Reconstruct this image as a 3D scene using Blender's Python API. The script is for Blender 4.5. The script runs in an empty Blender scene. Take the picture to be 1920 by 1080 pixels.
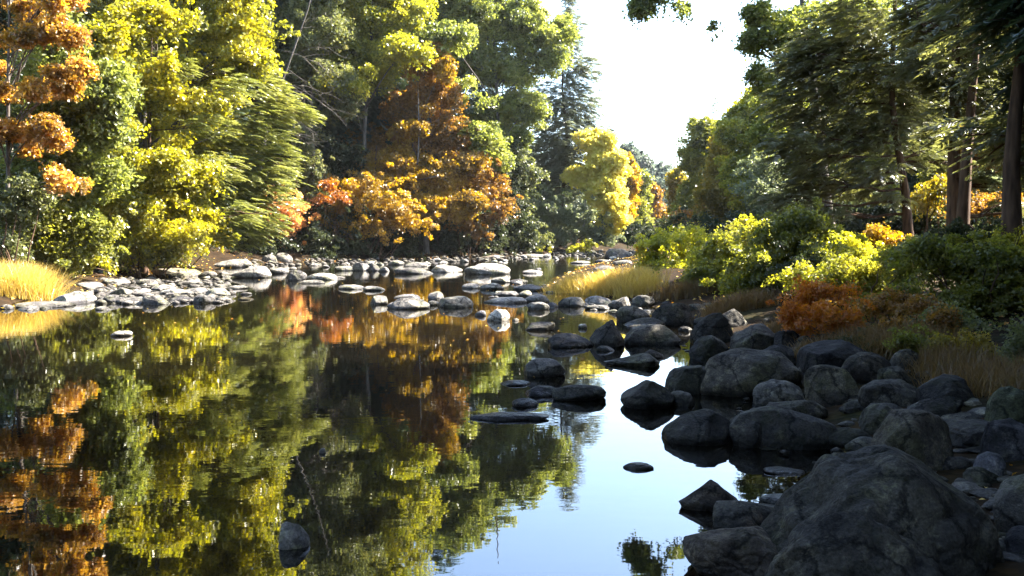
import bpy, bmesh, math
import numpy as np

SC = bpy.context.scene
COL = SC.collection
R = math.radians

# ------------------------------------------------------------------ camera model
F, CX, CY, HOR, CAMZ = 1600.0, 960.0, 540.0, 435.0, 1.6      # for a 1920 x 1080 frame
PITCH = math.atan((CY - HOR) / F)
CP, SP = math.cos(PITCH), math.sin(PITCH)

def ray(x, y):
    """direction of a picture ray, scaled to one metre of forward distance"""
    u, v = (x - CX) / F, (CY - y) / F
    d = np.array([u, CP + v * SP, -SP + v * CP])
    return d / d[1]

def at(x, y, Y):
    d = ray(x, y)
    return np.array([d[0] * Y, Y, CAMZ + d[2] * Y])

def proj(p):
    q = p - np.array([0, 0, CAMZ])
    f = q[:, 1] * CP - q[:, 2] * SP
    up = q[:, 1] * SP + q[:, 2] * CP
    f = np.maximum(f, 0.05)
    return CX + F * q[:, 0] / f, CY - F * up / f

# ------------------------------------------------------------------ terrain
RS = np.array([(-60, -6), (-12, -3), (1.5, -1.2), (3.2, 1.2), (4.5, 1.85), (5.75, 2.3), (7.6, 2.6), (9.7, 2.75), (12, 3.0),
               (15.5, 3.2), (19, 2.9), (22, 1.9), (25, 1.1), (30, 1.7), (39, 3.2), (57, 8.6), (73, 12.6), (85, 15.6), (110, 25), (200, 80), (400, 210)], float)
LS = np.array([(-60, -16), (-12, -9), (10, -9.6), (17.7, -10.7), (21.3, -11.5), (30, -12.5), (40, -13), (45, -12), (48, -8.0),
               (54, -3), (60, 2.5), (66, 6), (73, 9.6), (95, 17), (110, 27), (200, 88), (400, 220)], float)

def wob(x, y):
    return (np.sin(x * 1.7 + .6 * np.sin(y * .9)) * np.sin(y * 1.3 + 1.1 + .5 * np.sin(x * .7)) +
            .5 * np.sin(x * 3.9 + y * 2.1) * np.sin(y * 4.3 - x * 1.2 + .4))

def terrain(x, y):
    x = np.asarray(x, float); y = np.asarray(y, float)
    sr = x - np.interp(y, RS[:, 0], RS[:, 1])
    sl = np.interp(y, LS[:, 0], LS[:, 1]) - x
    hr = .85 * (1 - np.exp(-np.maximum(sr, 0) / 4.5)) + .035 * np.minimum(np.maximum(sr, 0), 120)
    hl = 1.0 * (1 - np.exp(-np.maximum(sl, 0) / 4.0)) + .26 * np.clip(sl - 2, 0, 45)
    dep = np.maximum(np.minimum(-sr, -sl), 0)
    bed = -.7 * (1 - np.exp(-dep / 1.3))
    s = np.maximum(sr, sl)
    h = np.where(sr > 0, hr, np.where(sl > 0, hl, bed))
    h = h + .045 * wob(x, y) * np.clip(np.abs(s), 0, 1)
    far = np.clip((y - 120) / 150, 0, 1)
    return h + far * 2.0

def ground_hit(x, y):
    d = ray(x, y)
    Ys = GRID_Y; z = CAMZ + d[2] * Ys
    hit = z <= np.maximum(0.0, terrain(d[0] * Ys, Ys))
    return float(Ys[np.argmax(hit)]) if hit.any() else 140.0
GRID_Y = np.concatenate([np.arange(1.5, 30, .05), np.arange(30, 140, .25)])

# ------------------------------------------------------------------ mesh helpers
def mesh_np(name, verts, loops, starts, mats=None, smooth=False, matidx=None):
    me = bpy.data.meshes.new(name)
    verts = np.ascontiguousarray(verts, np.float32)
    loops = np.ascontiguousarray(loops, np.int32); starts = np.ascontiguousarray(starts, np.int32)
    me.vertices.add(len(verts)); me.vertices.foreach_set('co', verts.ravel())
    me.loops.add(len(loops)); me.loops.foreach_set('vertex_index', loops)
    me.polygons.add(len(starts)); me.polygons.foreach_set('loop_start', starts)
    for m in (mats or []): me.materials.append(m)
    if matidx is not None: me.polygons.foreach_set('material_index', np.ascontiguousarray(matidx, np.int32))
    me.polygons.foreach_set('use_smooth', np.full(len(starts), smooth, dtype=bool))
    me.update(calc_edges=True); me.validate()
    return me

def quads_mesh(name, verts, mat, smooth=False):
    n = len(verts)
    return mesh_np(name, verts, np.arange(n), np.arange(0, n, 4), [mat], smooth)

def link(name, me, parent=None, loc=None):
    o = bpy.data.objects.new(name, me); COL.objects.link(o)
    if loc is not None: o.location = loc
    if parent is not None: o.parent = parent
    return o

def tag(o, label=None, cat=None, group=None, kind=None):
    if label: o['label'] = label
    if cat: o['category'] = cat
    if group: o['group'] = group
    if kind: o['kind'] = kind
    return o

def nrm(a):
    return a / np.maximum(np.linalg.norm(a, axis=-1, keepdims=True), 1e-9)

class Tubes:
    def __init__(s): s.v = []; s.f = []; s.n = 0
    def add(s, pts, rad, sides=6):
        pts = np.asarray(pts, float); n = len(pts)
        rad = np.broadcast_to(np.asarray(rad, float), (n,))
        t = nrm(np.gradient(pts, axis=0))
        ref = np.where(np.abs(t[:, 2:3]) > .9, np.array([[1., 0, 0]]), np.array([[0, 0, 1.]]))
        a = nrm(np.cross(t, ref)); b = np.cross(t, a)
        th = np.linspace(0, 2 * np.pi, sides, endpoint=False)
        ring = a[:, None] * np.cos(th)[None, :, None] + b[:, None] * np.sin(th)[None, :, None]
        v = pts[:, None] + ring * rad[:, None, None]
        s.v.append(v.reshape(-1, 3))
        i = np.arange(n - 1)[:, None] * sides; j = np.arange(sides)[None]; j2 = (j + 1) % sides
        f = np.stack([i + j, i + j2, i + sides + j2, i + sides + j], -1).reshape(-1, 4) + s.n
        s.f.append(f); s.n += n * sides
    def mesh(s, name, mat):
        f = np.concatenate(s.f); v = np.concatenate(s.v)
        return mesh_np(name, v, f.ravel(), np.arange(0, f.size, 4), [mat], True)

def curve(a, b, n, rng, sag=0.0, wig=.04):
    """a bent line from a to b"""
    a = np.asarray(a, float); b = np.asarray(b, float)
    t = np.linspace(0, 1, n)[:, None]; L = np.linalg.norm(b - a)
    p = a + (b - a) * t
    p[:, 2] += sag * L * np.sin(np.pi * t[:, 0])
    p += np.sin(t * np.pi) * np.sin(t * rng.uniform(4, 9) + rng.uniform(0, 6)) * rng.normal(size=3) * wig * L
    return p

# ------------------------------------------------------------------ materials
def new_mat(name):
    m = bpy.data.materials.new(name); m.use_nodes = True
    nt = m.node_tree; nt.nodes.clear()
    return m, nt, nt.nodes, nt.links

def N(nt, typ, **kw):
    n = nt.nodes.new(typ)
    for k, v in kw.items(): setattr(n, k, v)
    return n

def ramp(nt, stops, interp='LINEAR'):
    n = N(nt, 'ShaderNodeValToRGB'); cr = n.color_ramp; cr.interpolation = interp
    while len(cr.elements) < len(stops): cr.elements.new(.5)
    for e, (p, c) in zip(cr.elements, stops):
        e.position = p; e.color = (c[0], c[1], c[2], 1)
    return n

def leaf_mat(name, cols, trans=.6, gloss=.04, nscale=.7, mix=.5, rough=.35):
    m, nt, ns, ln = new_mat(name)
    out = N(nt, 'ShaderNodeOutputMaterial'); geo = N(nt, 'ShaderNodeNewGeometry')
    tc = N(nt, 'ShaderNodeTexCoord'); no = N(nt, 'ShaderNodeTexNoise'); no.inputs['Scale'].default_value = nscale
    no.inputs['Detail'].default_value = 2
    ln.new(tc.outputs['Object'], no.inputs['Vector'])
    mr = N(nt, 'ShaderNodeMapRange'); mr.inputs[1].default_value = .3; mr.inputs[2].default_value = .7
    ln.new(no.outputs[0], mr.inputs[0])
    mx = N(nt, 'ShaderNodeMix'); mx.inputs[0].default_value = mix
    ln.new(geo.outputs['Random Per Island'], mx.inputs[2]); ln.new(mr.outputs[0], mx.inputs[3])
    k = len(cols); rp = ramp(nt, [(i / max(1, k - 1), c) for i, c in enumerate(cols)])
    ln.new(mx.outputs[0], rp.inputs[0])
    di = N(nt, 'ShaderNodeBsdfDiffuse'); tr = N(nt, 'ShaderNodeBsdfTranslucent'); gl = N(nt, 'ShaderNodeBsdfGlossy')
    gl.inputs['Roughness'].default_value = rough; gl.inputs['Color'].default_value = (.9, .9, .9, 1)
    ln.new(rp.outputs[0], di.inputs[0])
    hs = N(nt, 'ShaderNodeHueSaturation'); hs.inputs['Saturation'].default_value = 1.12; hs.inputs['Value'].default_value = 1.45
    ln.new(rp.outputs[0], hs.inputs['Color']); ln.new(hs.outputs[0], tr.inputs[0])
    m1 = N(nt, 'ShaderNodeMixShader'); m1.inputs[0].default_value = trans
    ln.new(di.outputs[0], m1.inputs[1]); ln.new(tr.outputs[0], m1.inputs[2])
    m2 = N(nt, 'ShaderNodeMixShader'); m2.inputs[0].default_value = gloss
    ln.new(m1.outputs[0], m2.inputs[1]); ln.new(gl.outputs[0], m2.inputs[2])
    ln.new(m2.outputs[0], out.inputs[0])
    return m

def bark_mat(name, c1, c2):
    m, nt, ns, ln = new_mat(name)
    out = N(nt, 'ShaderNodeOutputMaterial'); b = N(nt, 'ShaderNodeBsdfPrincipled'); b.inputs['Roughness'].default_value = .9; b.inputs['Specular IOR Level'].default_value = .1
    tc = N(nt, 'ShaderNodeTexCoord'); mp = N(nt, 'ShaderNodeMapping'); mp.inputs['Scale'].default_value = (9, 9, 1.6)
    no = N(nt, 'ShaderNodeTexNoise'); no.inputs['Scale'].default_value = 1.5; no.inputs['Detail'].default_value = 6
    ln.new(tc.outputs['Object'], mp.inputs[0]); ln.new(mp.outputs[0], no.inputs['Vector'])
    rp = ramp(nt, [(.3, c1), (.7, c2)]); ln.new(no.outputs[0], rp.inputs[0]); ln.new(rp.outputs[0], b.inputs['Base Color'])
    bp = N(nt, 'ShaderNodeBump'); bp.inputs['Strength'].default_value = .6; bp.inputs['Distance'].default_value = .03
    ln.new(no.outputs[0], bp.inputs['Height']); ln.new(bp.outputs[0], b.inputs['Normal'])
    ln.new(b.outputs[0], out.inputs[0])
    return m

def rock_mat():
    m, nt, ns, ln = new_mat('river_stone')
    out = N(nt, 'ShaderNodeOutputMaterial'); b = N(nt, 'ShaderNodeBsdfPrincipled'); b.inputs['Specular IOR Level'].default_value = .12
    tc = N(nt, 'ShaderNodeTexCoord'); oi = N(nt, 'ShaderNodeObjectInfo'); geo = N(nt, 'ShaderNodeNewGeometry')
    add = N(nt, 'ShaderNodeVectorMath', operation='ADD'); sc = N(nt, 'ShaderNodeVectorMath', operation='SCALE'); sc.inputs['Scale'].default_value = 40
    cmb = N(nt, 'ShaderNodeCombineXYZ')
    for i in range(3): ln.new(oi.outputs['Random'], cmb.inputs[i])
    ln.new(cmb.outputs[0], sc.inputs[0]); ln.new(tc.outputs['Object'], add.inputs[0]); ln.new(sc.outputs[0], add.inputs[1])
    def noise(s, d, r=.55):
        n = N(nt, 'ShaderNodeTexNoise'); n.inputs['Scale'].default_value = s; n.inputs['Detail'].default_value = d
        n.inputs['Roughness'].default_value = r; ln.new(add.outputs[0], n.inputs['Vector']); return n
    big, mid, fine = noise(3.0, 6, .65), noise(14, 5, .7), noise(70, 3, .7)
    r1 = ramp(nt, [(.28, (.06, .058, .06)), (.46, (.16, .15, .145)), (.58, (.26, .245, .22)), (.72, (.13, .11, .08))])
    ln.new(big.outputs[0], r1.inputs[0])
    r2 = ramp(nt, [(.34, (.45, .45, .47)), (.5, (1, 1, 1)), (.68, (1.0, .98, .94)), (.8, (1.35, 1.32, 1.25))])
    ln.new(mid.outputs[0], r2.inputs[0])
    r3 = ramp(nt, [(.36, (.6, .6, .62)), (.55, (1, 1, 1)), (.72, (1.3, 1.3, 1.3))])
    ln.new(fine.outputs[0], r3.inputs[0])
    def mul(a, c):
        n = N(nt, 'ShaderNodeMix', data_type='RGBA', blend_type='MULTIPLY'); n.inputs[0].default_value = 1
        ln.new(a, n.inputs[6]); ln.new(c, n.inputs[7]); return n.outputs[2]
    c = mul(mul(r1.outputs[0], r2.outputs[0]), r3.outputs[0])
    # lichen patches and cracks
    li = noise(6.5, 7, .72); r4 = ramp(nt, [(.55, (1, 1, 1)), (.60, (1.9, 1.9, 1.75)), (.7, (2.3, 2.25, 1.9))]); ln.new(li.outputs[0], r4.inputs[0]); c = mul(c, r4.outputs[0])
    mo = noise(2.2, 6, .7); r5 = ramp(nt, [(.52, (1, 1, 1)), (.6, (.78, .82, .62)), (.75, (.68, .74, .5))]); ln.new(mo.outputs[0], r5.inputs[0]); c = mul(c, r5.outputs[0])
    wp = N(nt, 'ShaderNodeVectorMath', operation='MULTIPLY_ADD'); wp.inputs[1].default_value = (.35, .35, .35)
    ln.new(big.outputs['Color'], wp.inputs[0]); ln.new(add.outputs[0], wp.inputs[2])
    vo = N(nt, 'ShaderNodeTexVoronoi', feature='DISTANCE_TO_EDGE'); vo.inputs['Scale'].default_value = 2.1; ln.new(wp.outputs[0], vo.inputs['Vector'])
    r6 = ramp(nt, [(0, (.22, .22, .22)), (.018, (.55, .55, .55)), (.035, (1, 1, 1))]); ln.new(vo.outputs['Distance'], r6.inputs[0]); c = mul(c, r6.outputs[0])
    tone = ramp(nt, [(0, (.62, .62, .66)), (.35, (.9, .88, .86)), (.7, (1.1, 1.08, 1.02)), (1, (1.5, 1.46, 1.38))])
    ln.new(oi.outputs['Random'], tone.inputs[0]); c = mul(c, tone.outputs[0])
    # object colour holds each stone's tone, with shade painted into the near ones
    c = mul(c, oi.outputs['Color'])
    # damp stain up to a few centimetres above the water
    sx = N(nt, 'ShaderNodeSeparateXYZ'); ln.new(geo.outputs['Position'], sx.inputs[0])
    ma = N(nt, 'ShaderNodeMath', operation='MULTIPLY_ADD'); ln.new(mid.outputs[0], ma.inputs[0]); ma.inputs[1].default_value = -.09
    ln.new(sx.outputs['Z'], ma.inputs[2])
    wet = N(nt, 'ShaderNodeMapRange'); wet.inputs[1].default_value = -.01; wet.inputs[2].default_value = .02
    wet.inputs[3].default_value = .38; wet.inputs[4].default_value = 1
    ln.new(ma.outputs[0], wet.inputs[0])
    cw = N(nt, 'ShaderNodeCombineXYZ')
    for i in range(3): ln.new(wet.outputs[0], cw.inputs[i])
    c = mul(c, cw.outputs[0]); ln.new(c, b.inputs['Base Color'])
    rr = N(nt, 'ShaderNodeMapRange'); rr.inputs[1].default_value = .38; rr.inputs[2].default_value = 1; rr.inputs[3].default_value = .28; rr.inputs[4].default_value = .78
    ln.new(wet.outputs[0], rr.inputs[0]); ln.new(rr.outputs[0], b.inputs['Roughness'])
    b1 = N(nt, 'ShaderNodeBump'); b1.inputs['Strength'].default_value = .3; b1.inputs['Distance'].default_value = .04
    ln.new(mid.outputs[0], b1.inputs['Height'])
    b2 = N(nt, 'ShaderNodeBump'); b2.inputs['Strength'].default_value = .3; b2.inputs['Distance'].default_value = .01
    ln.new(fine.outputs[0], b2.inputs['Height']); ln.new(b1.outputs[0], b2.inputs['Normal'])
    b3 = N(nt, 'ShaderNodeBump'); b3.inputs['Strength'].default_value = .5; b3.inputs['Distance'].default_value = .2
    ln.new(big.outputs[0], b3.inputs['Height']); ln.new(b2.outputs[0], b3.inputs['Normal'])
    ln.new(b3.outputs[0], b.inputs['Normal']); ln.new(b.outputs[0], out.inputs[0])
    return m

def ground_mat():
    m, nt, ns, ln = new_mat('forest_floor')
    out = N(nt, 'ShaderNodeOutputMaterial'); b = N(nt, 'ShaderNodeBsdfPrincipled'); b.inputs['Roughness'].default_value = .95; b.inputs['Specular IOR Level'].default_value = .05
    geo = N(nt, 'ShaderNodeNewGeometry')
    n1 = N(nt, 'ShaderNodeTexNoise'); n1.inputs['Scale'].default_value = .9; n1.inputs['Detail'].default_value = 8
    n2 = N(nt, 'ShaderNodeTexVoronoi'); n2.inputs['Scale'].default_value = 14
    ln.new(geo.outputs['Position'], n1.inputs['Vector']); ln.new(geo.outputs['Position'], n2.inputs['Vector'])
    r1 = ramp(nt, [(.3, (.014, .011, .008)), (.5, (.032, .023, .014)), (.65, (.024, .026, .011)), (.8, (.06, .038, .018))])
    ln.new(n1.outputs[0], r1.inputs[0])
    r2 = ramp(nt, [(0, (.4, .4, .4)), (.6, (.8, .7, .6)), (1, (1.3, .95, .6))])
    ln.new(n2.outputs['Color'], r2.inputs[0])
    mx = N(nt, 'ShaderNodeMix', data_type='RGBA', blend_type='MULTIPLY'); mx.inputs[0].default_value = 1
    ln.new(r1.outputs[0], mx.inputs[6]); ln.new(r2.outputs[0], mx.inputs[7]); ln.new(mx.outputs[2], b.inputs['Base Color'])
    bp = N(nt, 'ShaderNodeBump'); bp.inputs['Strength'].default_value = .4; bp.inputs['Distance'].default_value = .02
    ln.new(n2.outputs[0], bp.inputs['Height']); ln.new(bp.outputs[0], b.inputs['Normal'])
    ln.new(b.outputs[0], out.inputs[0])
    return m

def water_mat():
    m, nt, ns, ln = new_mat('river_water')
    out = N(nt, 'ShaderNodeOutputMaterial'); b = N(nt, 'ShaderNodeBsdfPrincipled')
    b.inputs['Base Color'].default_value = (.003, .0025, .0015, 1); b.inputs['Roughness'].default_value = .015
    b.inputs['IOR'].default_value = WATER_IOR
    geo = N(nt, 'ShaderNodeNewGeometry')
    def noise(sx, sy, s, d):
        mp = N(nt, 'ShaderNodeMapping'); mp.inputs['Scale'].default_value = (sx, sy, 1)
        n = N(nt, 'ShaderNodeTexNoise'); n.inputs['Scale'].default_value = s; n.inputs['Detail'].default_value = d
        ln.new(geo.outputs['Position'], mp.inputs[0]); ln.new(mp.outputs[0], n.inputs['Vector']); return n.outputs[0]
    a, c, big = noise(.8, 1.4, 3.2, 2), noise(1, 1.8, 9, 1), noise(.25, .5, 1, 2)
    def mul(x, k):
        n = N(nt, 'ShaderNodeMath', operation='MULTIPLY'); ln.new(x, n.inputs[0])
        if isinstance(k, float): n.inputs[1].default_value = k
        else: ln.new(k, n.inputs[1])
        return n.outputs[0]
    def plus(x, y):
        n = N(nt, 'ShaderNodeMath', operation='ADD'); ln.new(x, n.inputs[0]); ln.new(y, n.inputs[1]); return n.outputs[0]
    # calm pool near the camera, more broken where the stream runs between the stones
    sx = N(nt, 'ShaderNodeSeparateXYZ'); ln.new(geo.outputs['Position'], sx.inputs[0])
    mr = N(nt, 'ShaderNodeMapRange'); mr.inputs[1].default_value = 16; mr.inputs[2].default_value = 34; mr.inputs[3].default_value = 1; mr.inputs[4].default_value = 3.5
    ln.new(sx.outputs['Y'], mr.inputs[0])
    pm = N(nt, 'ShaderNodeMapRange'); pm.inputs[1].default_value = .35; pm.inputs[2].default_value = .65; pm.inputs[3].default_value = .35; pm.inputs[4].default_value = 1.3
    ln.new(big, pm.inputs[0])
    h = plus(mul(a, .0009), mul(c, .0002)); h = mul(mul(h, mr.outputs[0]), pm.outputs[0])
    bp = N(nt, 'ShaderNodeBump'); bp.inputs['Strength'].default_value = 1; bp.inputs['Distance'].default_value = 1
    ln.new(h, bp.inputs['Height']); ln.new(bp.outputs[0], b.inputs['Normal'])
    ln.new(b.outputs[0], out.inputs[0])
    return m
# ------------------------------------------------------------------ foliage
def leaf_quads(c, d, n, L, W):
    """leaf blades as folded diamonds: centre, long axis, normal, length, width"""
    L = np.asarray(L)[..., None]; W = np.asarray(W)[..., None]
    s = nrm(np.cross(n, d))
    v = np.stack([c - d * L * .5, c + s * W * .5 + n * W * .18 - d * L * .06, c + d * L * .5, c - s * W * .5 + n * W * .18 - d * L * .06], 1)
    return v.reshape(-1, 3)

def unit(rng, n):
    return nrm(rng.normal(size=(n, 3)))

def broad_foliage(blobs, rng, L, W, cover, rc, npc=55, flat=.7, tilt=.75, droop=.25):
    out = []; tips = []
    for c, r in blobs:
        c = np.asarray(c); r = np.asarray(r)
        n = int(cover * math.pi * r[0] * r[2] / (.5 * L * W)); k = max(4, n // npc)
        d = unit(rng, k); rad = rng.uniform(.02, 1, k) ** (1 / 2.5) * (1 + .12 * rng.normal(size=k))
        out_ = rng.uniform(0, 1, k) < .3; rad = np.where(out_, np.abs(rng.normal(size=k)) * .6 + .7, np.abs(rng.normal(size=k)) * .42 + .3)
        lump = 1 + .22 * np.sin(d @ rng.normal(size=3) * 4 + rng.uniform(0, 6)) + .15 * np.sin(d @ rng.normal(size=3) * 8 + rng.uniform(0, 6))
        cc = c + d * (rad * lump)[:, None] * r
        tips.append(cc)
        cn = nrm(np.array([0, 0, flat]) + d * .5 + rng.normal(size=(k, 3)) * .3)
        u = nrm(np.cross(cn, rng.normal(size=(k, 3)))); v = np.cross(cn, u)
        m = npc
        sz = rc * np.where(out_[:, None], .6, 1) * rng.uniform(.5, 1.3, (k, 1)); th = rng.uniform(0, 2 * np.pi, (k, m)); q = np.sqrt(rng.uniform(0, 1, (k, m))) * sz
        el = rng.uniform(.55, 1, (k, 1))
        p = cc[:, None] + u[:, None] * (q * np.cos(th))[..., None] + v[:, None] * (q * np.sin(th) * el)[..., None] \
            + cn[:, None] * (rng.normal(size=(k, m)) * .2 * sz)[..., None]
        p[..., 2] -= droop * q * q / np.maximum(sz, .01)
        p = p.reshape(-1, 3)
        ln_ = nrm(np.repeat(cn, m, 0) + rng.normal(size=(k * m, 3)) * tilt)
        ld = nrm(np.cross(ln_, rng.normal(size=(k * m, 3))))
        s = rng.uniform(.65, 1.3, k * m)
        out.append(leaf_quads(p, ld, ln_, L * s, W * s))
    return np.concatenate(out), np.concatenate(tips)

def frond_foliage(blobs, axis, rng, Lf, wd, cover, droop=.28, m=44, lean=(0, 0, 0)):
    """flat drooping conifer sprays, each a feather of narrow twigs"""
    out = []; tips = []
    for c, r in blobs:
        c = np.asarray(c); r = np.asarray(r)
        area = m * .5 * wd * Lf * .3
        k = max(5, int(cover * math.pi * r[0] * r[2] / area))
        d = unit(rng, k); rad = rng.uniform(.02, 1, k) ** (1 / 2.4) * (1 + .1 * rng.normal(size=k))
        p0 = c + d * rad[:, None] * r
        a = p0 - axis(p0[:, 2]); a[:, 2] = 0
        a = nrm(nrm(a) + .45 * d + rng.normal(size=(k, 3)) * .4 + np.array(lean)); a[:, 2] = a[:, 2] * .4 - rng.uniform(-.05, .3, k); a = nrm(a)
        tips.append(p0)
        up = nrm(np.array([0, 0, 1.]) + rng.normal(size=(k, 3)) * .25)
        side = nrm(np.cross(up, a)); up = np.cross(a, side)
        lf = Lf * rng.uniform(.6, 1.35, k)
        t = np.tile(np.linspace(.02, 1, m // 2), 2)[None] + rng.uniform(-.01, .01, (k, m)); sg = np.repeat([1., -1.], m // 2)[None]
        th = rng.uniform(.6, 1.05, (k, m))
        ed = nrm(a[:, None] * np.cos(th)[..., None] + side[:, None] * (sg * np.sin(th))[..., None] - np.array([0, 0, .18]) + rng.normal(size=(k, m, 3)) * .08)
        el = lf[:, None] * .44 * (1 - .72 * t) * rng.uniform(.6, 1.2, (k, m))
        q = p0[:, None] + a[:, None] * (lf[:, None] * (t - .35))[..., None] + ed * (el * .5)[..., None]
        q[..., 2] -= droop * lf[:, None] * t * t
        en = nrm(up[:, None] + rng.normal(size=(k, m, 3)) * .4)
        en = nrm(en - ed * (en * ed).sum(-1, keepdims=True))
        w = wd * rng.uniform(.6, 1.3, (k, m))
        out.append(leaf_quads(q.reshape(-1, 3), ed.reshape(-1, 3), en.reshape(-1, 3), el.ravel(), w.ravel()))
    return np.concatenate(out), np.concatenate(tips)

def blades(rng, roots, H, spread, width, lean=(0, 0)):
    n = len(roots); h = H * rng.uniform(.45, 1.15, n)
    ang = rng.uniform(0, 2 * np.pi, n); b = np.stack([np.cos(ang), np.sin(ang)], 1) * rng.uniform(.1, 1, (n, 1)) * spread + np.array(lean)
    fa = rng.uniform(0, 2 * np.pi, n); s = np.stack([np.cos(fa), np.sin(fa), 0 * fa], 1) * width * rng.uniform(.6, 1.3, (n, 1))
    vs = []
    for t, w in ((0, 1), (.4, .85), (.75, .55), (1, .08)):
        p = roots + np.stack([b[:, 0] * t ** 1.8 * h, b[:, 1] * t ** 1.8 * h, h * (t - .25 * t * t * np.minimum(1, np.linalg.norm(b, axis=1)))], 1)
        vs += [p - s * w, p + s * w]
    v = np.stack(vs, 1).reshape(-1, 3)
    base = np.arange(n)[:, None] * 8
    f = np.concatenate([base + np.array([2 * i, 2 * i + 1, 2 * i + 3, 2 * i + 2]) for i in range(3)], 1).reshape(-1, 4)
    return v, f

def blobs_px(spec, Y, rng, split=0):
    out = []
    for b in spec:
        cx, cy, rx, ry = b[:4]; dy = b[4] if len(b) > 4 else rng.uniform(-.6, .6)
        y = Y + dy; c = at(cx, cy, y); k = y / F
        r = np.array([rx * k, .85 * k * (rx + ry) / 2, ry * k])
        if split:
            out.append((c, r * (.62 if split > 8 else .85)))
            for _ in range(split):          # flat boughs one above the other
                d = rng.normal(size=3); d = d / np.linalg.norm(d) * rng.uniform(.2, 1) ** .5 * .95
                s = rng.uniform(.16, .5) if split > 8 else rng.uniform(.25, .68)
                out.append((c + d * r, np.array([r[0] * s, r[1] * s, min(r[0], r[2]) * rng.uniform(.12, .3)])))
        else: out.append((c, r))
    return out

BARK = {}
def tree(name, label, cat, Y, bx, mat, spec, kind='broad', L=.12, W=.09, cover=4.0, rc=.55, tr=.18, group=None, bark='grey',
         limbs=(), seed=0, npc=55, top=None, Lf=1.0, wd=.05, droop=.28, tilt=.75, lean=(0, 0, 0), sub=6, m=44, split=None, extra=2.2):
    rng = np.random.default_rng(seed + int(Y * 13) + int(bx) * 7)
    cover = cover * (1.9 if kind in ('broad', 'bush') else 2.1); lk = 1.05 if Y > 28 or bx < 1000 else .82; L, W = L * lk, W * lk; npc = int(npc * 1.1); tr = tr * (.72 if kind in ('broad', 'frond') else 1)
    X = (bx - CX) / F * Y
    base = np.array([X, Y, float(terrain(X, Y)) - .08])
    big = blobs_px(spec, Y, np.random.default_rng(seed + int(bx)))
    bl = blobs_px(spec, Y, rng, split if split is not None else (24 if kind == 'broad' else 4 if kind == 'fern' or (kind == 'bush' and Y < 30) else 0))
    if kind == 'broad' and split is None:
        cover *= .68
        if extra:
            for _ in range(int(1.5 * extra * len(big))):      # looser foliage between the main boughs
                i = rng.integers(0, len(big)); ds = np.array([np.linalg.norm(big[i][0] - q[0]) for q in big]); near = np.argsort(ds)[1:4]
                j = rng.choice(near) if len(near) else i; t = rng.uniform(.25, .75)
                c = big[i][0] * (1 - t) + big[j][0] * t + rng.normal(size=3) * big[i][1] * .35; r = (big[i][1] + big[j][1]) * .5 * rng.uniform(.15, .42)
                bl.append((c, r * np.array([1.15, 1, .75])))
    if kind in ('bush', 'fern') and bx > 1250 and Y < 30: bl = [(c, r * 1.2) for c, r in bl]
    root = bpy.data.objects.new(name, None); COL.objects.link(root); root.location = base; root.empty_display_size = .2
    tag(root, label, cat, group)
    zt = max(c[2] + r[2] * .55 for c, r in bl) if top is None else top
    hi = [c for c, r in bl if c[2] > base[2] + .55 * (zt - base[2])] or [c for c, r in bl]
    tp = np.mean(hi, 0); tp = np.array([base[0] * .45 + tp[0] * .55, base[1] * .45 + tp[1] * .55, zt])
    tb = Tubes()
    if kind in ('bush', 'fern'):
        for c, r in big:
            for _ in range(2):
                q = base + np.array([rng.normal() * .12 + (c[0] - base[0]) * .35, rng.normal() * .1 + (c[1] - base[1]) * .35, 0]); q[2] = float(terrain(q[0], q[1])) - .05
                tb.add(curve(q, c + rng.normal(size=3) * r * .4, 6, rng, .05, .05), np.linspace(tr, tr * .25, 6), 5)
        axis = lambda z: np.tile(base[None], (len(z), 1))
    else:
        tpath = curve(base, tp, 12, rng, 0, .012); H = np.linspace(0, 1, 12)
        rad = tr * (1 - .86 * H ** .9) + tr * .5 * np.exp(-H * 18)
        tb.add(tpath, rad, 10)
        axis = lambda z: np.stack([np.interp(z, tpath[:, 2], tpath[:, i]) for i in range(3)], 1)
        for (c, r), b_ in zip(big, spec):
            if len(b_) > 5: continue
            f = np.clip((c[2] - base[2]) / max(.1, zt - base[2]), .05, 1)
            za = base[2] + (zt - base[2]) * np.clip(f * (.97 if kind == 'frond' else .72), .08, .93)
            a = axis(np.array([za]))[0]; r0 = max(.018, .42 * np.interp(za, tpath[:, 2], rad))
            lp = curve(a, c, 8, rng, .05 if kind == 'broad' else -.02, .03); tb.add(lp, np.linspace(r0, .02, 8), 6)
            for _ in range(sub):
                s = lp[rng.integers(3, 8)]; e = c + unit(rng, 1)[0] * r * rng.uniform(.55, .95)
                tb.add(curve(s, e, 5, rng, .03, .05), np.linspace(min(.022, r0 * .5), .006, 5), 4)
    for pl in limbs:                       # boughs that show, each (pixel path, radius)
        pts = np.array([at(x, y, Y - 1.0 + .0 * i) for i, (x, y) in enumerate(pl[0])])
        t = np.linspace(0, len(pts) - 1, 14); i = np.arange(len(pts))
        cu = np.stack([np.interp(t, i, pts[:, k]) for k in range(3)], 1)
        cu[1:-1] = (cu[:-2] + cu[1:-1] * 2 + cu[2:]) / 4
        tb.add(cu, np.linspace(pl[1], pl[1] * .35, 14), 6)
    if kind in ('frond', 'fern'): v, tips = frond_foliage(bl, axis, rng, Lf, wd, cover, droop, m=m, lean=lean)
    else: v, tips = broad_foliage(bl, rng, L, W, cover, rc, npc, tilt=tilt)
    link('stems' if kind in ('bush', 'fern') else 'trunk', tb.mesh(name + '_wood', BARK['brown' if kind == 'bush' else bark]), root); root.children[-1].location = -base
    link('foliage' if kind in ('bush', 'fern') else 'crown', quads_mesh(name + '_leaves', v, mat), root).location = -base
    return root

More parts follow.
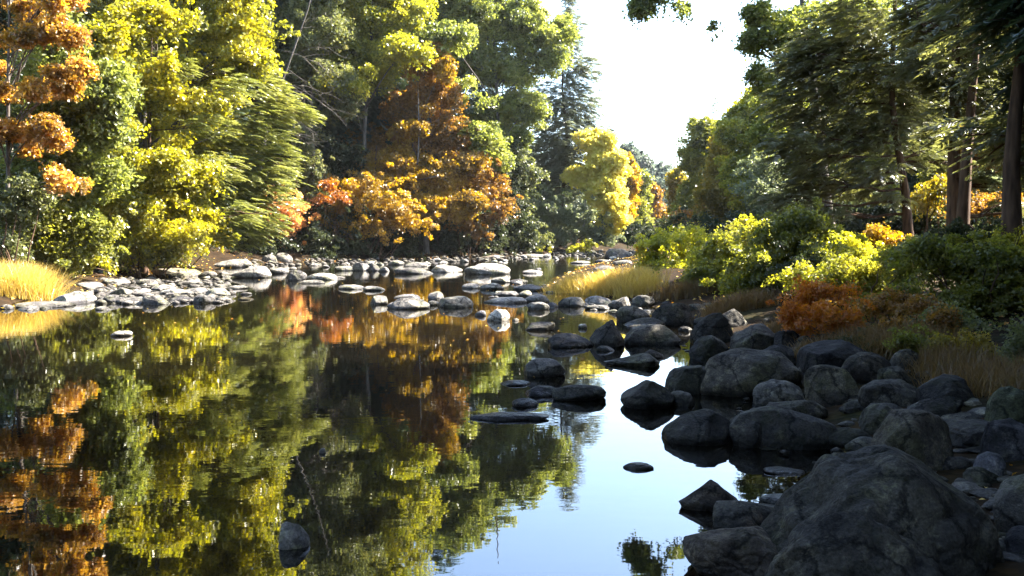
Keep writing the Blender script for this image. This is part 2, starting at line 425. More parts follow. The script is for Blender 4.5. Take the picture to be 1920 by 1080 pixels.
def dup(src, X, Y, rz, s, label, group=None, sz=None):
    r = src.copy(); COL.objects.link(r)
    r.location = (X, Y, float(terrain(X, Y)) - .1); r.rotation_euler = (0, 0, rz); r.scale = (s, s, sz or s)
    r['label'] = label
    if group: r['group'] = group
    elif 'group' in r: del r['group']
    for ch in src.children:
        c = ch.copy(); COL.objects.link(c); c.parent = r
    return r

# ------------------------------------------------------------------ rocks
def ico(sub):
    bm = bmesh.new(); bmesh.ops.create_icosphere(bm, subdivisions=sub, radius=1)
    v = np.array([x.co[:] for x in bm.verts]); f = np.array([[q.index for q in x.verts] for x in bm.faces]); bm.free()
    return v, f
ICO = {k: ico(k) for k in (2, 3, 4, 5, 6)}

def rock_unit(shape, rng, sub):
    v0, f = ICO[sub]; v = v0.copy()
    def nz(fr, k, amp):
        K = rng.normal(size=(k, 3)) * fr; ph = rng.uniform(0, 6.28, k)
        return amp * np.sin(v0 @ K.T + ph).sum(1) / math.sqrt(k)
    if shape == 'k': v = np.sign(v) * np.abs(v) ** .62
    r = 1 + nz(1.3, 5, .10) + nz(3.2, 7, .065) + nz(7, 9, .024)
    if sub == 6:
        a_ = nz(4.5, 8, 1.0); r = r - .05 * np.exp(-(a_ / .16) ** 2) + nz(9, 12, .018) - .03 * np.exp(-(nz(7, 8, 1.0) / .14) ** 2)
    if sub >= 5: r = r + nz(15, 12, .008) + nz(30, 14, .004)
    v = v * r[:, None]
    npl, lo, hi = {'r': (6, .74, .97), 'f': (9, .62, .9), 'a': (11, .52, .82), 'p': (7, .6, .9), 's': (8, .55, .85), 'w': (6, .65, .9), 'd': (4, .8, .96), 'b': (4, .84, .97), 'k': (6, .72, .95)}[shape]
    for _ in range(npl):
        n = unit(rng, 1)[0]
        if shape == 'f' and _ % 2: n[2] *= .25; n = n / np.linalg.norm(n)
        if n[2] < -.2: n[2] = -n[2]
        c = rng.uniform(lo, hi); d = v @ n - c
        d = d + nz(6, 6, .02)
        v = v - np.maximum(d, 0)[:, None] * n * rng.uniform(.75, 1.0)
    z = v[:, 2]
    if shape in 'fs':
        v[:, 2] = np.where(z > .3, .3 + (z - .3) * .45, z)
        k = 1 - .5 * np.clip(z, 0, 1); v[:, 0] = v[:, 0] * k + rng.uniform(-.25, .25) * np.clip(z, 0, 1); v[:, 1] = v[:, 1] * k + rng.uniform(-.1, .25) * np.clip(z, 0, 1)
    if shape in 'fsa':
        tx, ty = rng.uniform(-.22, .22), rng.uniform(-.05, .3); v[:, 2] += v[:, 0] * tx + v[:, 1] * ty
    if shape == 'p':
        k = 1 - .62 * np.clip(z, 0, 1); v[:, 0] = v[:, 0] * k + .18 * np.clip(z, 0, 1); v[:, 1] *= k
    if shape == 'b':
        k = 1 - .22 * np.clip(z, 0, 1) ** 1.3; v[:, 0] = v[:, 0] * k + .05 * np.clip(z, 0, 1); v[:, 1] *= k
    if shape == 'd':
        k = 1 - .4 * np.clip(z, 0, 1) ** 1.3; v[:, 0] = v[:, 0] * k + .1 * np.clip(z, 0, 1); v[:, 1] *= k
    if shape == 'w':
        v[:, 2] *= np.clip((v[:, 0] + 1.15) / 1.6, .15, 1.2); v[:, 1] *= np.clip((v[:, 0] + 1.25) / 1.6, .25, 1.1)
    return v, f

ROCK = None
def rock(x0, y0, x1, y1, shape, label, tone=1.0, group=None, name='boulder', cat='rock', seed=0, sub=None, rot=None, dfac=.85, tint=(1, 1, 1), sink=.3):
    rng = np.random.default_rng(int(x0 * 31 + y0 * 17 + x1 * 7 + seed))
    w_px = x1 - x0; dfac *= rng.uniform(.7, 1.2)
    sub = sub or (5 if w_px > 90 else 4 if w_px > 28 else 3)
    v, f = rock_unit(shape, rng, sub)
    a = rng.uniform(-.5, .5) if rot is None else rot
    ca, sa = math.cos(a), math.sin(a)
    v = np.stack([v[:, 0] * ca - v[:, 1] * sa, v[:, 0] * sa + v[:, 1] * ca, v[:, 2] + sink], 1)
    Yd = ground_hit((x0 + x1) / 2, y1); X = ((x0 + x1) / 2 - CX) / F * Yd
    W = w_px / F * Yd / 2; D = W * dfac; H = max(.15 * W, (y1 - y0) / F * Yd * .6); Y = Yd + D
    for it in range(14):
        z0 = max(0.0, float(terrain(X, Y)))
        p = v * np.array([W, D, H]) + np.array([X, Y, z0])
        vis = p[:, 2] > z0 - .001
        px, py = proj(p[vis])
        W *= np.clip(w_px / max(1, px.max() - px.min()), .6, 1.6); D = min(D, W * 1.15)
        X += ((x0 + x1) / 2 - (px.max() + px.min()) / 2) / F * Y * .8
        dH = (py.min() - y0) / F * Y
        if H + dH * .7 < .1 * W: D = max(.3 * W, D * .88); H = max(.1 * W, H + dH * .3)
        else: H += dH * .7
        H = min(H, W * 1.9)
        Y = np.clip(Y + .8 * Y * ((py.max() - HOR) / max(8, y1 - HOR) - 1), 1.8, 130)
    z0 = max(0.0, float(terrain(X, Y)))
    me = mesh_np(name, v * np.array([W, D, H]), f.ravel(), np.arange(0, f.size, 3), [ROCK], True)
    o = link(name, me, None, (X, Y, z0))
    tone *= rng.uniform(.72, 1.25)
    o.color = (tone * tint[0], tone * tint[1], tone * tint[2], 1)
    tag(o, label, cat, group)
    return o
# ------------------------------------------------------------------ the place
WATER_IOR = 2.4
SUN_AZ, SUN_EL = 72.0, 42.0      # azimuth to the right of the view, elevation
EXPO = 3.25

def axis_pts(a, b, near, n, p):
    """grid lines from a to b, dense about near"""
    t = np.linspace(-1, 1, n); s = np.sign(t) * np.abs(t) ** p
    return np.where(s < 0, near + s * (near - a), near + s * (b - near))

GM = ground_mat()
gx = axis_pts(-1200, 1200, 2.0, 330, 3.6); gy = axis_pts(-300, 1800, 9.0, 330, 3.4)
GX, GY = np.meshgrid(gx, gy)
gz = terrain(GX, GY) + np.where((np.abs(GX) > 200) | (GY > 400), 2, 0)
vi = np.arange(gz.size).reshape(gz.shape)
gf = np.stack([vi[:-1, :-1], vi[:-1, 1:], vi[1:, 1:], vi[1:, :-1]], -1).reshape(-1, 4)
ground = link('ground', mesh_np('ground', np.stack([GX, GY, gz], -1).reshape(-1, 3), gf.ravel(), np.arange(0, gf.size, 4), [GM], True))
tag(ground, 'brown leaf strewn earth of both wooded river banks', 'ground', kind='structure')
wm = water_mat()
wv = np.array([[-60, -60, 0], [260, -60, 0], [260, 380, 0], [-60, 380, 0]], float)
water = link('water', mesh_np('water', wv, [0, 1, 2, 3], [0], [wm]))
tag(water, 'still dark river mirroring autumn trees and pale sky', 'river', kind='structure')

BARK['grey'] = bark_mat('grey_bark', (.05, .042, .036), (.16, .14, .12))
BARK['brown'] = bark_mat('brown_bark', (.035, .022, .015), (.13, .08, .05))
BARK['pale'] = bark_mat('pale_bark', (.25, .23, .2), (.5, .47, .42))
M = {}
M['lime'] = leaf_mat('lime_yellow_leaves', [(.14, .16, .025), (.30, .31, .04), (.48, .44, .06), (.58, .48, .09)])
M['orange'] = leaf_mat('orange_leaves', [(.09, .09, .03), (.26, .15, .035), (.46, .26, .06), (.56, .38, .13)])
M['yellow'] = leaf_mat('yellow_leaves', [(.08, .09, .022), (.19, .19, .03), (.36, .325, .04), (.56, .465, .07)])
M['bright_yellow'] = leaf_mat('bright_yellow_leaves', [(.42, .40, .07), (.62, .56, .12), (.70, .63, .2), (.55, .44, .1)])
M['yellow_green'] = leaf_mat('yellow_green_leaves', [(.07, .085, .02), (.18, .19, .03), (.34, .32, .045), (.50, .44, .07)])
M['oak_green'] = leaf_mat('oak_leaves', [(.05, .065, .02), (.12, .14, .035), (.23, .25, .055), (.40, .39, .10)])
M['green'] = leaf_mat('green_leaves', [(.055, .07, .02), (.13, .14, .028), (.23, .23, .04), (.36, .32, .055)], gloss=.04)
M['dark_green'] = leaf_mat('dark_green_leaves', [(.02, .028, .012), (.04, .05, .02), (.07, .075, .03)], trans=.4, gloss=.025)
M['olive'] = leaf_mat('olive_leaves', [(.06, .07, .025), (.10, .11, .04), (.15, .16, .05), (.2, .17, .06)])
M['amber'] = leaf_mat('amber_leaves', [(.10, .075, .02), (.24, .15, .03), (.42, .27, .04), (.54, .38, .07)])
M['olive_amber'] = leaf_mat('olive_amber_leaves', [(.11, .11, .03), (.2, .17, .03), (.3, .22, .035), (.22, .19, .03)])
M['rust'] = leaf_mat('rust_leaves', [(.07, .055, .02), (.17, .10, .028), (.30, .16, .04), (.40, .25, .07)])
M['red'] = leaf_mat('red_orange_leaves', [(.15, .06, .02), (.30, .12, .035), (.45, .21, .06)])
M['pink'] = leaf_mat('peach_leaves', [(.4, .16, .06), (.55, .26, .1), (.6, .36, .14), (.5, .4, .12)])
M['fern'] = leaf_mat('rust_fern', [(.16, .07, .025), (.38, .13, .03), (.48, .2, .045), (.2, .14, .04)])
M['hem_lime'] = leaf_mat('lime_hemlock', [(.08, .095, .025), (.15, .165, .04), (.23, .235, .06), (.32, .31, .09)], trans=.5)
M['hem_grey'] = leaf_mat('grey_hemlock', [(.07, .08, .03), (.13, .14, .055), (.22, .23, .11)], trans=.3)
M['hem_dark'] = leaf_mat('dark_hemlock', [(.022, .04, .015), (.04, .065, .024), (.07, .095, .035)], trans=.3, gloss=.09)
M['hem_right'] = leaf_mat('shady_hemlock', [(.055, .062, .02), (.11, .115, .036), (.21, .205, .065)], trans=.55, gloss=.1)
M['spruce'] = leaf_mat('spruce_needles', [(.09, .105, .06), (.15, .165, .095), (.22, .235, .14)], trans=.35)
M['grey_green'] = leaf_mat('grey_green_leaves', [(.09, .11, .05), (.15, .17, .08), (.22, .24, .12)])
M['far'] = leaf_mat('far_hill_leaves', [(.06, .08, .06), (.09, .11, .08), (.13, .14, .09)])
M['gold_grass'] = leaf_mat('golden_grass', [(.16, .09, .03), (.40, .28, .07), (.58, .44, .13), (.36, .27, .06)], trans=.45)
M['brown_grass'] = leaf_mat('brown_grass', [(.07, .045, .02), (.13, .08, .03), (.19, .12, .05), (.09, .085, .03)], trans=.4)
M['litter'] = leaf_mat('fallen_leaves', [(.2, .09, .03), (.45, .22, .05), (.55, .4, .1), (.3, .14, .05)], trans=.2)

# ------------------------------------------------------------------ trees of the left bank
T = tree
org = np.random.default_rng(12)
ORANGE = []                                  # loose sprays of the far left maple
for (xa, xb, ya, yb, n) in [(-20, 150, -30, 75, 17), (-20, 165, 118, 178, 11), (-20, 165, 225, 290, 10), (90, 180, 318, 345, 3), (-60, 160, -180, -40, 12)]:
    for _ in range(n):
        q = org.uniform(14, 38); ORANGE.append((org.uniform(xa, xb), org.uniform(ya, yb), q, q * org.uniform(.3, .6), org.uniform(-1.4, 1.0)) + ((0,) if _ % 3 else ()))
T('maple_tree', 'orange leaved maple at the far left edge overhanging the water', 'tree', 24, 10, M['orange'],
  ORANGE,
  L=.10, W=.08, cover=2.1, rc=.34, tr=.1, extra=0, split=3)
T('hemlock_tree', 'grey green hemlock between the orange maple and the yellow maple at far left', 'tree', 29, 110, M['hem_grey'],
  [(110, 195, 95, 50), (60, 320, 100, 60), (150, 110, 70, 60), (40, 400, 90, 45), (180, 330, 70, 70), (120, 20, 80, 70, 1.5), (100, -120, 120, 90, 1)],
  'frond', cover=3.0, Lf=.5, wd=.03, tr=.22, bark='brown')
T('maple_tree', 'tall yellow maple towering over the left bank', 'tree', 33, 255, M['yellow'],
  [(270, 70, 140, 70), (210, 60, 60, 40, -6), (300, 30, 70, 26, -5), (180, 200, 40, 30, -7), (120, 60, 50, 40, -3), (300, 300, 60, 22, -5), (230, 380, 60, 20, -5), (420, 50, 80, 70), (300, 170, 80, 45, -2.6), (380, 200, 50, 30, -1), (240, 230, 100, 60), (350, 260, 80, 45, 3), (470, 90, 42, 60), (330, 330, 95, 45, -2.6), (390, 180, 60, 50, 3),
   (270, 400, 90, 40, -2.6), (350, 405, 56, 18, -2.6), (190, 130, 90, 80, 1), (240, -110, 210, 110), (430, -110, 110, 110), (240, -270, 170, 90), (150, 330, 90, 60, .8), (430, 130, 60, 40, 3)],
  L=.12, W=.09, cover=3.4, rc=.5, tr=.3, limbs=[([(130, 258), (200, 272), (290, 283), (370, 270), (425, 243)], .06), ([(180, 310), (260, 328), (350, 322)], .05), ([(170, 36), (250, 30), (340, 14)], .05)])
T('hemlock_tree', 'lime green hemlock with feathery boughs sweeping right on the left bank', 'tree', 34, 300, M['hem_lime'],
  [(470, 250, 75, 60), (500, 340, 62, 55), (430, 360, 80, 55), (470, 420, 70, 38), (400, 280, 70, 60), (520, 190, 40, 45), (570, 212, 28, 18), (340, 380, 70, 45), (530, 300, 30, 40), (470, 130, 50, 50), (430, 440, 60, 28), (330, 200, 60, 60, .8), (420, 20, 60, 80, 1.2)],
  'frond', cover=3.2, Lf=.55, wd=.03, tr=.2, bark='brown', lean=(.5, -.1, 0), droop=.15)
T('shrub', 'olive green shrub hanging over the stones beside the golden grass', 'shrub', 25, 70, M['green'],
  [(50, 420, 80, 50), (120, 470, 55, 32), (30, 470, 50, 30), (170, 430, 60, 45)], 'bush', L=.10, W=.075, cover=3.4, rc=.4, tr=.03)
T('shrub', 'shrub of yellow sprays low under the yellow maple', 'shrub', 29, 270, M['yellow'],
  [(260, 440, 80, 38), (350, 440, 60, 35), (210, 470, 50, 25), (310, 470, 55, 22), (150, 490, 40, 22, -2)], 'bush', L=.10, W=.075, cover=3.0, rc=.4, tr=.03)
T('ash_tree', 'thin olive leaved tree with half bare crown left of centre', 'tree', 49, 590, M['olive'],
  [(550, 30, 55, 60), (600, 60, 60, 50), (560, 130, 50, 40), (620, 150, 45, 40), (590, -90, 100, 90), (640, 190, 40, 30), (560, -220, 80, 70)],
  L=.14, W=.1, cover=1.8, rc=.6, tr=.22)
T('maple_tree', 'green tree turning yellow high left of the rust coloured tree', 'tree', 52, 690, M['yellow_green'],
  [(690, 40, 75, 60), (735, 95, 40, 50), (650, 90, 50, 40), (760, 20, 50, 45), (690, 130, 45, 30), (760, 90, 40, 24, -3), (640, 160, 40, 20, -3), (700, -90, 110, 90), (640, 20, 40, 40), (680, -220, 90, 60)],
  L=.15, W=.11, cover=4.0, rc=.65, tr=.24)
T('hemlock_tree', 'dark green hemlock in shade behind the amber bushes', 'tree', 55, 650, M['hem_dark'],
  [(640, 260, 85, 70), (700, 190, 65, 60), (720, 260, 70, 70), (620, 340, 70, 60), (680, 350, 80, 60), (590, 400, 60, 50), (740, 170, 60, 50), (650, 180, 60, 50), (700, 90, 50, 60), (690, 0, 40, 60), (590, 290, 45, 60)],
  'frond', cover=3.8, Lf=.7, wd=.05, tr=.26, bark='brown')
T('beech_tree', 'rust and copper beech in the middle of the left bank', 'tree', 53, 800, M['rust'],
  [(800, 110, 45, 55), (765, 195, 50, 45), (830, 180, 55, 50), (790, 270, 65, 45), (855, 250, 50, 45), (720, 285, 45, 30), (905, 325, 50, 40), (850, 310, 50, 30)],
  L=.14, W=.1, cover=2.5, rc=.5, tr=.2)
T('maple_tree', 'amber maple with low boughs beneath the copper beech', 'tree', 51.6, 768, M['amber'],
  [(840, 340, 40, 32), (790, 315, 45, 24), (815, 375, 40, 20), (760, 335, 45, 22), (885, 375, 28, 14), (770, 240, 28, 14), (835, 125, 18, 22), (880, 300, 34, 16), (720, 300, 34, 14), (850, 395, 40, 12), (780, 400, 40, 14)],
  L=.13, W=.1, cover=2.8, rc=.45, tr=.14)
T('oak_tree', 'green and yellow oak with a broad crown beside the sky gap', 'tree', 60, 930, M['oak_green'],
  [(900, 20, 80, 55), (980, 50, 65, 50), (1030, 95, 42, 45), (950, 130, 65, 45), (990, 205, 38, 36), (925, 215, 45, 35), (970, 262, 28, 18), (890, 270, 30, 35), (880, 85, 55, 45), (885, -45, 70, 36), (970, 28, 40, 34), (835, -60, 65, 50, 1), (1055, 55, 25, 22), (835, 70, 50, 26, -8), (905, 250, 44, 22, -7), (935, 300, 26, 14, -6)],
  L=.16, W=.12, cover=4.2, rc=.65, tr=.3)
T('spruce_tree', 'tall blue green spruce right of the oak against the white sky', 'tree', 68, 1050, M['spruce'],
  [(1070, 60, 28, 45), (1085, 130, 45, 40), (1085, 195, 50, 38), (1060, 255, 65, 42), (1070, 310, 55, 45), (1030, 350, 65, 45), (1040, 290, 55, 50), (1030, 200, 45, 60), (1068, 10, 14, 38), (1110, 250, 25, 40), (1030, 400, 60, 40)],
  'frond', cover=4.2, Lf=.75, wd=.05, tr=.28, bark='brown', droop=.2)
T('birch_tree', 'brilliant yellow birch at the bend of the river', 'tree', 65, 1088, M['bright_yellow'],
  [(1105, 262, 20, 22), (1125, 300, 30, 26), (1085, 328, 26, 16), (1140, 262, 10, 16), (1150, 300, 16, 16), (1140, 360, 36, 36), (1160, 315, 20, 36), (1160, 400, 22, 26), (1120, 340, 34, 30), (1135, 420, 22, 16)],
  L=.2, W=.16, cover=3.6, rc=.5, tr=.13, bark='pale')
T('maple_tree', 'small orange and yellow tree just right of the brilliant yellow birch', 'tree', 86, 1185, M['amber'],
  [(1183, 340, 18, 40), (1180, 390, 18, 30), (1178, 305, 10, 18)], L=.22, W=.17, cover=3.5, rc=.6, tr=.13)
T('shrub', 'grey green willow shrub under the blue green spruce', 'shrub', 64, 1030, M['grey_green'],
  [(1010, 385, 50, 32), (1070, 405, 55, 34), (1110, 440, 40, 24), (990, 430, 35, 26), (1040, 445, 50, 18)], 'bush', L=.17, W=.1, cover=3.4, rc=.5, tr=.04)
T('shrub', 'peach and orange shrub leaning out over the large slanted rock', 'shrub', 46.5, 520, M['pink'],
  [(520, 395, 48, 32), (530, 430, 36, 26), (500, 445, 28, 16), (558, 405, 22, 26)], 'bush', L=.12, W=.09, cover=3.2, rc=.42, tr=.03)
T('sapling', 'red orange sapling right of the peach shrub', 'sapling', 48, 600, M['red'],
  [(618, 345, 26, 12), (605, 372, 34, 13), (640, 368, 18, 10), (590, 395, 26, 10)], 'bush', L=.13, W=.1, cover=2.5, rc=.4, tr=.03)
T('shrub', 'broad amber shrub with yellow tips at the centre of the left bank', 'shrub', 49, 690, M['amber'],
  [(690, 355, 60, 26), (745, 395, 50, 28), (655, 385, 60, 26), (700, 425, 60, 20), (630, 425, 40, 18), (600, 400, 40, 20), (780, 420, 30, 16)], 'bush', L=.13, W=.1, cover=3.2, rc=.45, tr=.035)
T('shrub', 'small rust shrub low beneath the copper beech', 'shrub', 54.5, 880, M['rust'],
  [(905, 375, 50, 20), (925, 408, 28, 12), (880, 420, 32, 14), (930, 355, 30, 18), (895, 440, 24, 9), (850, 395, 40, 16), (940, 385, 28, 16)], 'bush', L=.13, W=.1, cover=3.2, rc=.42, tr=.03)
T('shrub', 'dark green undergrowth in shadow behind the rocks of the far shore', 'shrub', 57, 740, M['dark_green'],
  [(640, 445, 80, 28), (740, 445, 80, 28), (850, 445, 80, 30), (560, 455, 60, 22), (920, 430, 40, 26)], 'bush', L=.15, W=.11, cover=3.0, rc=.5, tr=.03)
T('shrub', 'low yellow green plants at the waterline below the willow shrub', 'shrub', 60.5, 970, M['yellow_green'],
  [(930, 466, 32, 9), (1005, 464, 24, 13), (1095, 462, 40, 10)], 'bush', L=.15, W=.1, cover=3.4, rc=.35, tr=.02)


for lab, Y, bx, mk, spec, Lw in [
    ('leafy green shrub in shadow behind the stone bar at left', 30, 230, 'yellow_green', [(120, 400, 90, 60), (240, 420, 70, 50), (200, 360, 80, 50)], .11),
    ('yellow boughed shrub reaching low to the sandy slab', 35, 320, 'yellow', [(330, 415, 70, 36), (400, 440, 46, 22), (280, 440, 50, 26)], .11),
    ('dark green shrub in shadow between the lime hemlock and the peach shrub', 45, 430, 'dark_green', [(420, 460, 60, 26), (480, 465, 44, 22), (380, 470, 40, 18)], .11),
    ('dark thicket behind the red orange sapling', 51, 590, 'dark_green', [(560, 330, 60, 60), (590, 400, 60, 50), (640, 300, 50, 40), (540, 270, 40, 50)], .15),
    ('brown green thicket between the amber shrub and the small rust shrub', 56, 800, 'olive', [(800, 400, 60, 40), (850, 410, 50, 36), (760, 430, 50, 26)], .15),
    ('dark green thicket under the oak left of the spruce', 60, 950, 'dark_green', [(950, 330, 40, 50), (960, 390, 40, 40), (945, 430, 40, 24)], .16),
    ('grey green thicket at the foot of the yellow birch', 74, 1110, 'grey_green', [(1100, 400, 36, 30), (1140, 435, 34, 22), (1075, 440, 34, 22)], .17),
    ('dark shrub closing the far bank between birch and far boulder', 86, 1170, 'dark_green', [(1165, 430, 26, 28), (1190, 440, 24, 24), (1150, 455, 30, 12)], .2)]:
    T('shrub', lab, 'shrub', Y, bx, M[mk], spec, 'bush', L=Lw, W=Lw * .75, cover=3.0, rc=Lw * 3.6, tr=.03)

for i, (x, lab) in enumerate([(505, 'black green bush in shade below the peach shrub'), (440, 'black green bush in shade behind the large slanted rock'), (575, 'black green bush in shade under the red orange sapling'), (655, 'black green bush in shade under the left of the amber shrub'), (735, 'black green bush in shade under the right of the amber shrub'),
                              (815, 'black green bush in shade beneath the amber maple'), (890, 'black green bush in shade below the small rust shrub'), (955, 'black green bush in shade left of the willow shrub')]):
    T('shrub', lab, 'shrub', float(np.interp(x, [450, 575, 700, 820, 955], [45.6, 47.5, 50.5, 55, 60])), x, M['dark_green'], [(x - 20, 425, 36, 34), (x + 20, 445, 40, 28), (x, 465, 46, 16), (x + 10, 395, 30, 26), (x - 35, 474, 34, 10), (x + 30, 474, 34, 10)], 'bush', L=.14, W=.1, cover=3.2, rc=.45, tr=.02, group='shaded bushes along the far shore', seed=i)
T('beech_tree', 'rust leaved tree filling the gap between the olive tree and the copper beech', 'tree', 54, 700, M['rust'],
  [(725, 260, 40, 40), (690, 320, 50, 36), (640, 350, 40, 30), (740, 330, 40, 30), (660, 270, 30, 30)], L=.14, W=.1, cover=2.6, rc=.6, tr=.14)
T('maple_tree', 'green and yellow tree mingling with the far left orange maple', 'tree', 26, 60, M['oak_green'],
  [(130, 100, 90, 60), (60, 200, 80, 50), (150, 250, 80, 50), (180, 330, 70, 40), (60, 340, 80, 40), (200, 160, 50, 50), (100, 400, 80, 30)], L=.12, W=.09, cover=3.0, rc=.5, tr=.16)
T('oak_tree', 'leafy green tree behind the leafless leaning tree', 'tree', 54, 560, M['oak_green'],
  [(560, 60, 60, 60), (610, 120, 60, 50), (540, 170, 40, 50), (620, 30, 60, 50), (590, -60, 70, 60)], L=.15, W=.11, cover=3.0, rc=.6, tr=.2)
T('oak_tree', 'low boughed green tree between the copper beech and the spruce', 'tree', 61, 950, M['olive'],
  [(945, 290, 40, 40), (960, 350, 40, 40), (985, 320, 30, 40), (965, 410, 36, 24)], L=.14, W=.1, cover=3.0, rc=.55, tr=.14)

T('hemlock_tree', 'slender lime hemlock whose sprays cross in front of the yellow maple', 'tree', 30.5, 270, M['hem_lime'],
  [(385, 235, 56, 30), (400, 320, 60, 34), (350, 400, 50, 24), (440, 165, 44, 34), (300, 300, 50, 22), (220, 250, 50, 24), (180, 90, 50, 30), (330, 130, 50, 24), (460, 400, 50, 30), (250, 370, 50, 22)],
  'frond', cover=1.7, Lf=.5, wd=.028, tr=.15, bark='brown', lean=(.5, -.1, 0), droop=.15)
# bare tree: a leaning grey stem with fine leafless twigs
def bare_tree(name, label, Y, px, twigs, tr):
    rng = np.random.default_rng(5)
    p = [at(x, y, Y) for x, y in px]
    base = p[0].copy(); base[2] = float(terrain(base[0], base[1])) - .1
    root = bpy.data.objects.new(name, None); COL.objects.link(root); root.location = base; tag(root, label, 'tree')
    tb = Tubes(); pts = np.array([base] + p[1:]); n = len(pts)
    t = np.linspace(0, n - 1, 12); tp = np.stack([np.interp(t, np.arange(n), pts[:, k]) for k in range(3)], 1)
    tb.add(tp, np.linspace(tr, .02, 12), 7)
    link('trunk', tb.mesh(name + '_wood', BARK['grey']), root).location = -base
    tw = Tubes()
    for a, b in twigs:
        q = curve(at(*a, Y - .2), at(*b, Y - rng.uniform(.2, 1.5)), 8, rng, .05, .03); tw.add(q, np.linspace(.02, .006, 8), 5)
        for _ in range(7):
            s = q[rng.integers(1, 7)]; e = s + (q[-1] - q[0]) * rng.uniform(.2, .5) + rng.normal(size=3) * .5
            tw.add(curve(s, e, 5, rng, .04, .05), np.linspace(.012, .005, 5), 4)
    link('branches', tw.mesh(name + '_twigs', BARK['grey']), root).location = -base
bare_tree('dead_tree', 'leafless leaning tree with thin grey twigs left of centre', 46, [(470, 470), (500, 230), (545, 110), (580, 10), (600, -80)],
          [((510, 200), (600, 262)), ((525, 150), (650, 230)), ((530, 95), (625, 135)), ((520, 165), (575, 185)), ((548, 105), (640, 90)), ((560, 60), (620, 20)), ((515, 240), (585, 275)), ((540, 130), (610, 190))], .09)

# ------------------------------------------------------------------ far end of the river
for i, (bx, tx, ty, w, Y, mk, lab) in enumerate([
        (1172, 1176, 268, 22, 150, 'far', 'hazy green tree on the far hill just right of the yellow birch'),
        (1200, 1198, 282, 26, 160, 'far', 'broad hazy tree on the far hill left of the lowest sky gap'),
        (1228, 1226, 296, 24, 165, 'far', 'hazy tree on the far hill under the middle of the sky gap'),
        (1252, 1250, 306, 18, 150, 'far', 'small hazy tree where the far hill meets the right bank trees')]):
    T('hillside_tree', lab, 'tree', Y, bx, M[mk], [(tx, ty + 28, w, 26), (tx - w * .4, ty + 62, w, 30), (tx + w * .4, ty + 78, w, 34), (tx, ty + 110, w * 1.1, 30)],
      L=.42, W=.32, cover=3.6, rc=1.2, tr=.3, group='trees on the far hill', seed=i)
T('maple_tree', 'small orange tree at the far end of the river', 'tree', 112, 1226, M['rust'], [(1224, 368, 15, 20), (1215, 395, 18, 18), (1232, 395, 14, 18), (1225, 420, 20, 14)], L=.3, W=.24, cover=3.6, rc=.8, tr=.16)
T('alder_tree', 'green tree at the far bend between the yellow birch and the small orange tree', 'tree', 100, 1203, M['green'], [(1202, 340, 12, 24), (1200, 372, 16, 20), (1195, 420, 22, 26), (1215, 445, 22, 16), (1180, 445, 18, 12)], L=.28, W=.2, cover=3.6, rc=.8, tr=.16)
T('shrub', 'dark shrub at the waterline at the far end of the river', 'shrub', 92, 1225, M['dark_green'], [(1215, 440, 30, 20), (1250, 430, 24, 26)], 'bush', L=.25, W=.18, cover=3.2, rc=.7, tr=.05)

# ------------------------------------------------------------------ trees of the right bank
T('aspen_tree', 'slim yellow olive tree first on the right bank beyond the sky gap', 'tree', 85, 1272, M['olive_amber'], [(1270, 340, 12, 26), (1275, 385, 17, 30), (1268, 420, 15, 18)], L=.24, W=.18, cover=3.4, rc=.7, tr=.14)
T('pine_tree', 'lone pine tip poking above the right bank trees', 'tree', 96, 1342, M['spruce'], [(1341, 200, 7, 16), (1342, 235, 14, 20), (1342, 280, 22, 30)], 'frond', cover=2.6, Lf=1.4, wd=.12, tr=.2, bark='brown')
T('maple_tree', 'dark green domed tree on the right bank beyond the orange tree', 'tree', 70, 1310, M['green'],
  [(1320, 240, 28, 24), (1300, 285, 26, 36), (1340, 275, 30, 36), (1310, 340, 34, 40), (1290, 395, 24, 30), (1330, 395, 36, 36)], L=.2, W=.15, cover=4.0, rc=.75, tr=.24)
T('maple_tree', 'orange and amber tree on the right bank in front of the domed green tree', 'tree', 58, 1350, M['olive_amber'],
  [(1352, 272, 15, 26), (1345, 320, 26, 32), (1335, 365, 30, 26), (1370, 345, 28, 34), (1360, 395, 36, 20)], L=.18, W=.14, cover=3.6, rc=.6, tr=.18)
T('maple_tree', 'yellow green tree between the orange tree and the big hemlock', 'tree', 52, 1400, M['yellow_green'],
  [(1395, 215, 28, 30), (1375, 245, 26, 22), (1410, 270, 26, 36), (1420, 190, 25, 30), (1390, 330, 40, 40), (1420, 390, 40, 30)], L=.17, W=.13, cover=3.8, rc=.6, tr=.2)
T('shrub', 'pale grey green sapling standing in front of the orange tree on the right bank', 'shrub', 38, 1430, M['grey_green'],
  [(1425, 310, 28, 30), (1415, 350, 36, 30), (1450, 370, 40, 28), (1430, 400, 46, 24)], 'bush', L=.14, W=.09, cover=3.0, rc=.5, tr=.04)
T('oak_tree', 'oak on the right bank reaching leafy boughs over the river under white sky', 'tree', 26, 1560, M['oak_green'],
  [(1455, 60, 36, 36), (1425, 150, 24, 28), (1410, 75, 16, 16), (1460, 180, 45, 40), (1440, 250, 35, 30), (1530, 40, 70, 50), (1205, 12, 16, 17, -.8, 0), (1222, -14, 22, 14, -.8, 0), (1500, -100, 110, 70),
   (1420, 20, 20, 16), (1620, 20, 70, 50), (1280, -60, 40, 14, -.5, 0)],
  L=.12, W=.1, cover=1.8, rc=.34, tr=.26, npc=30, limbs=[([(1560, -90), (1460, -100), (1340, -80), (1240, -50), (1205, 4)], .035)])
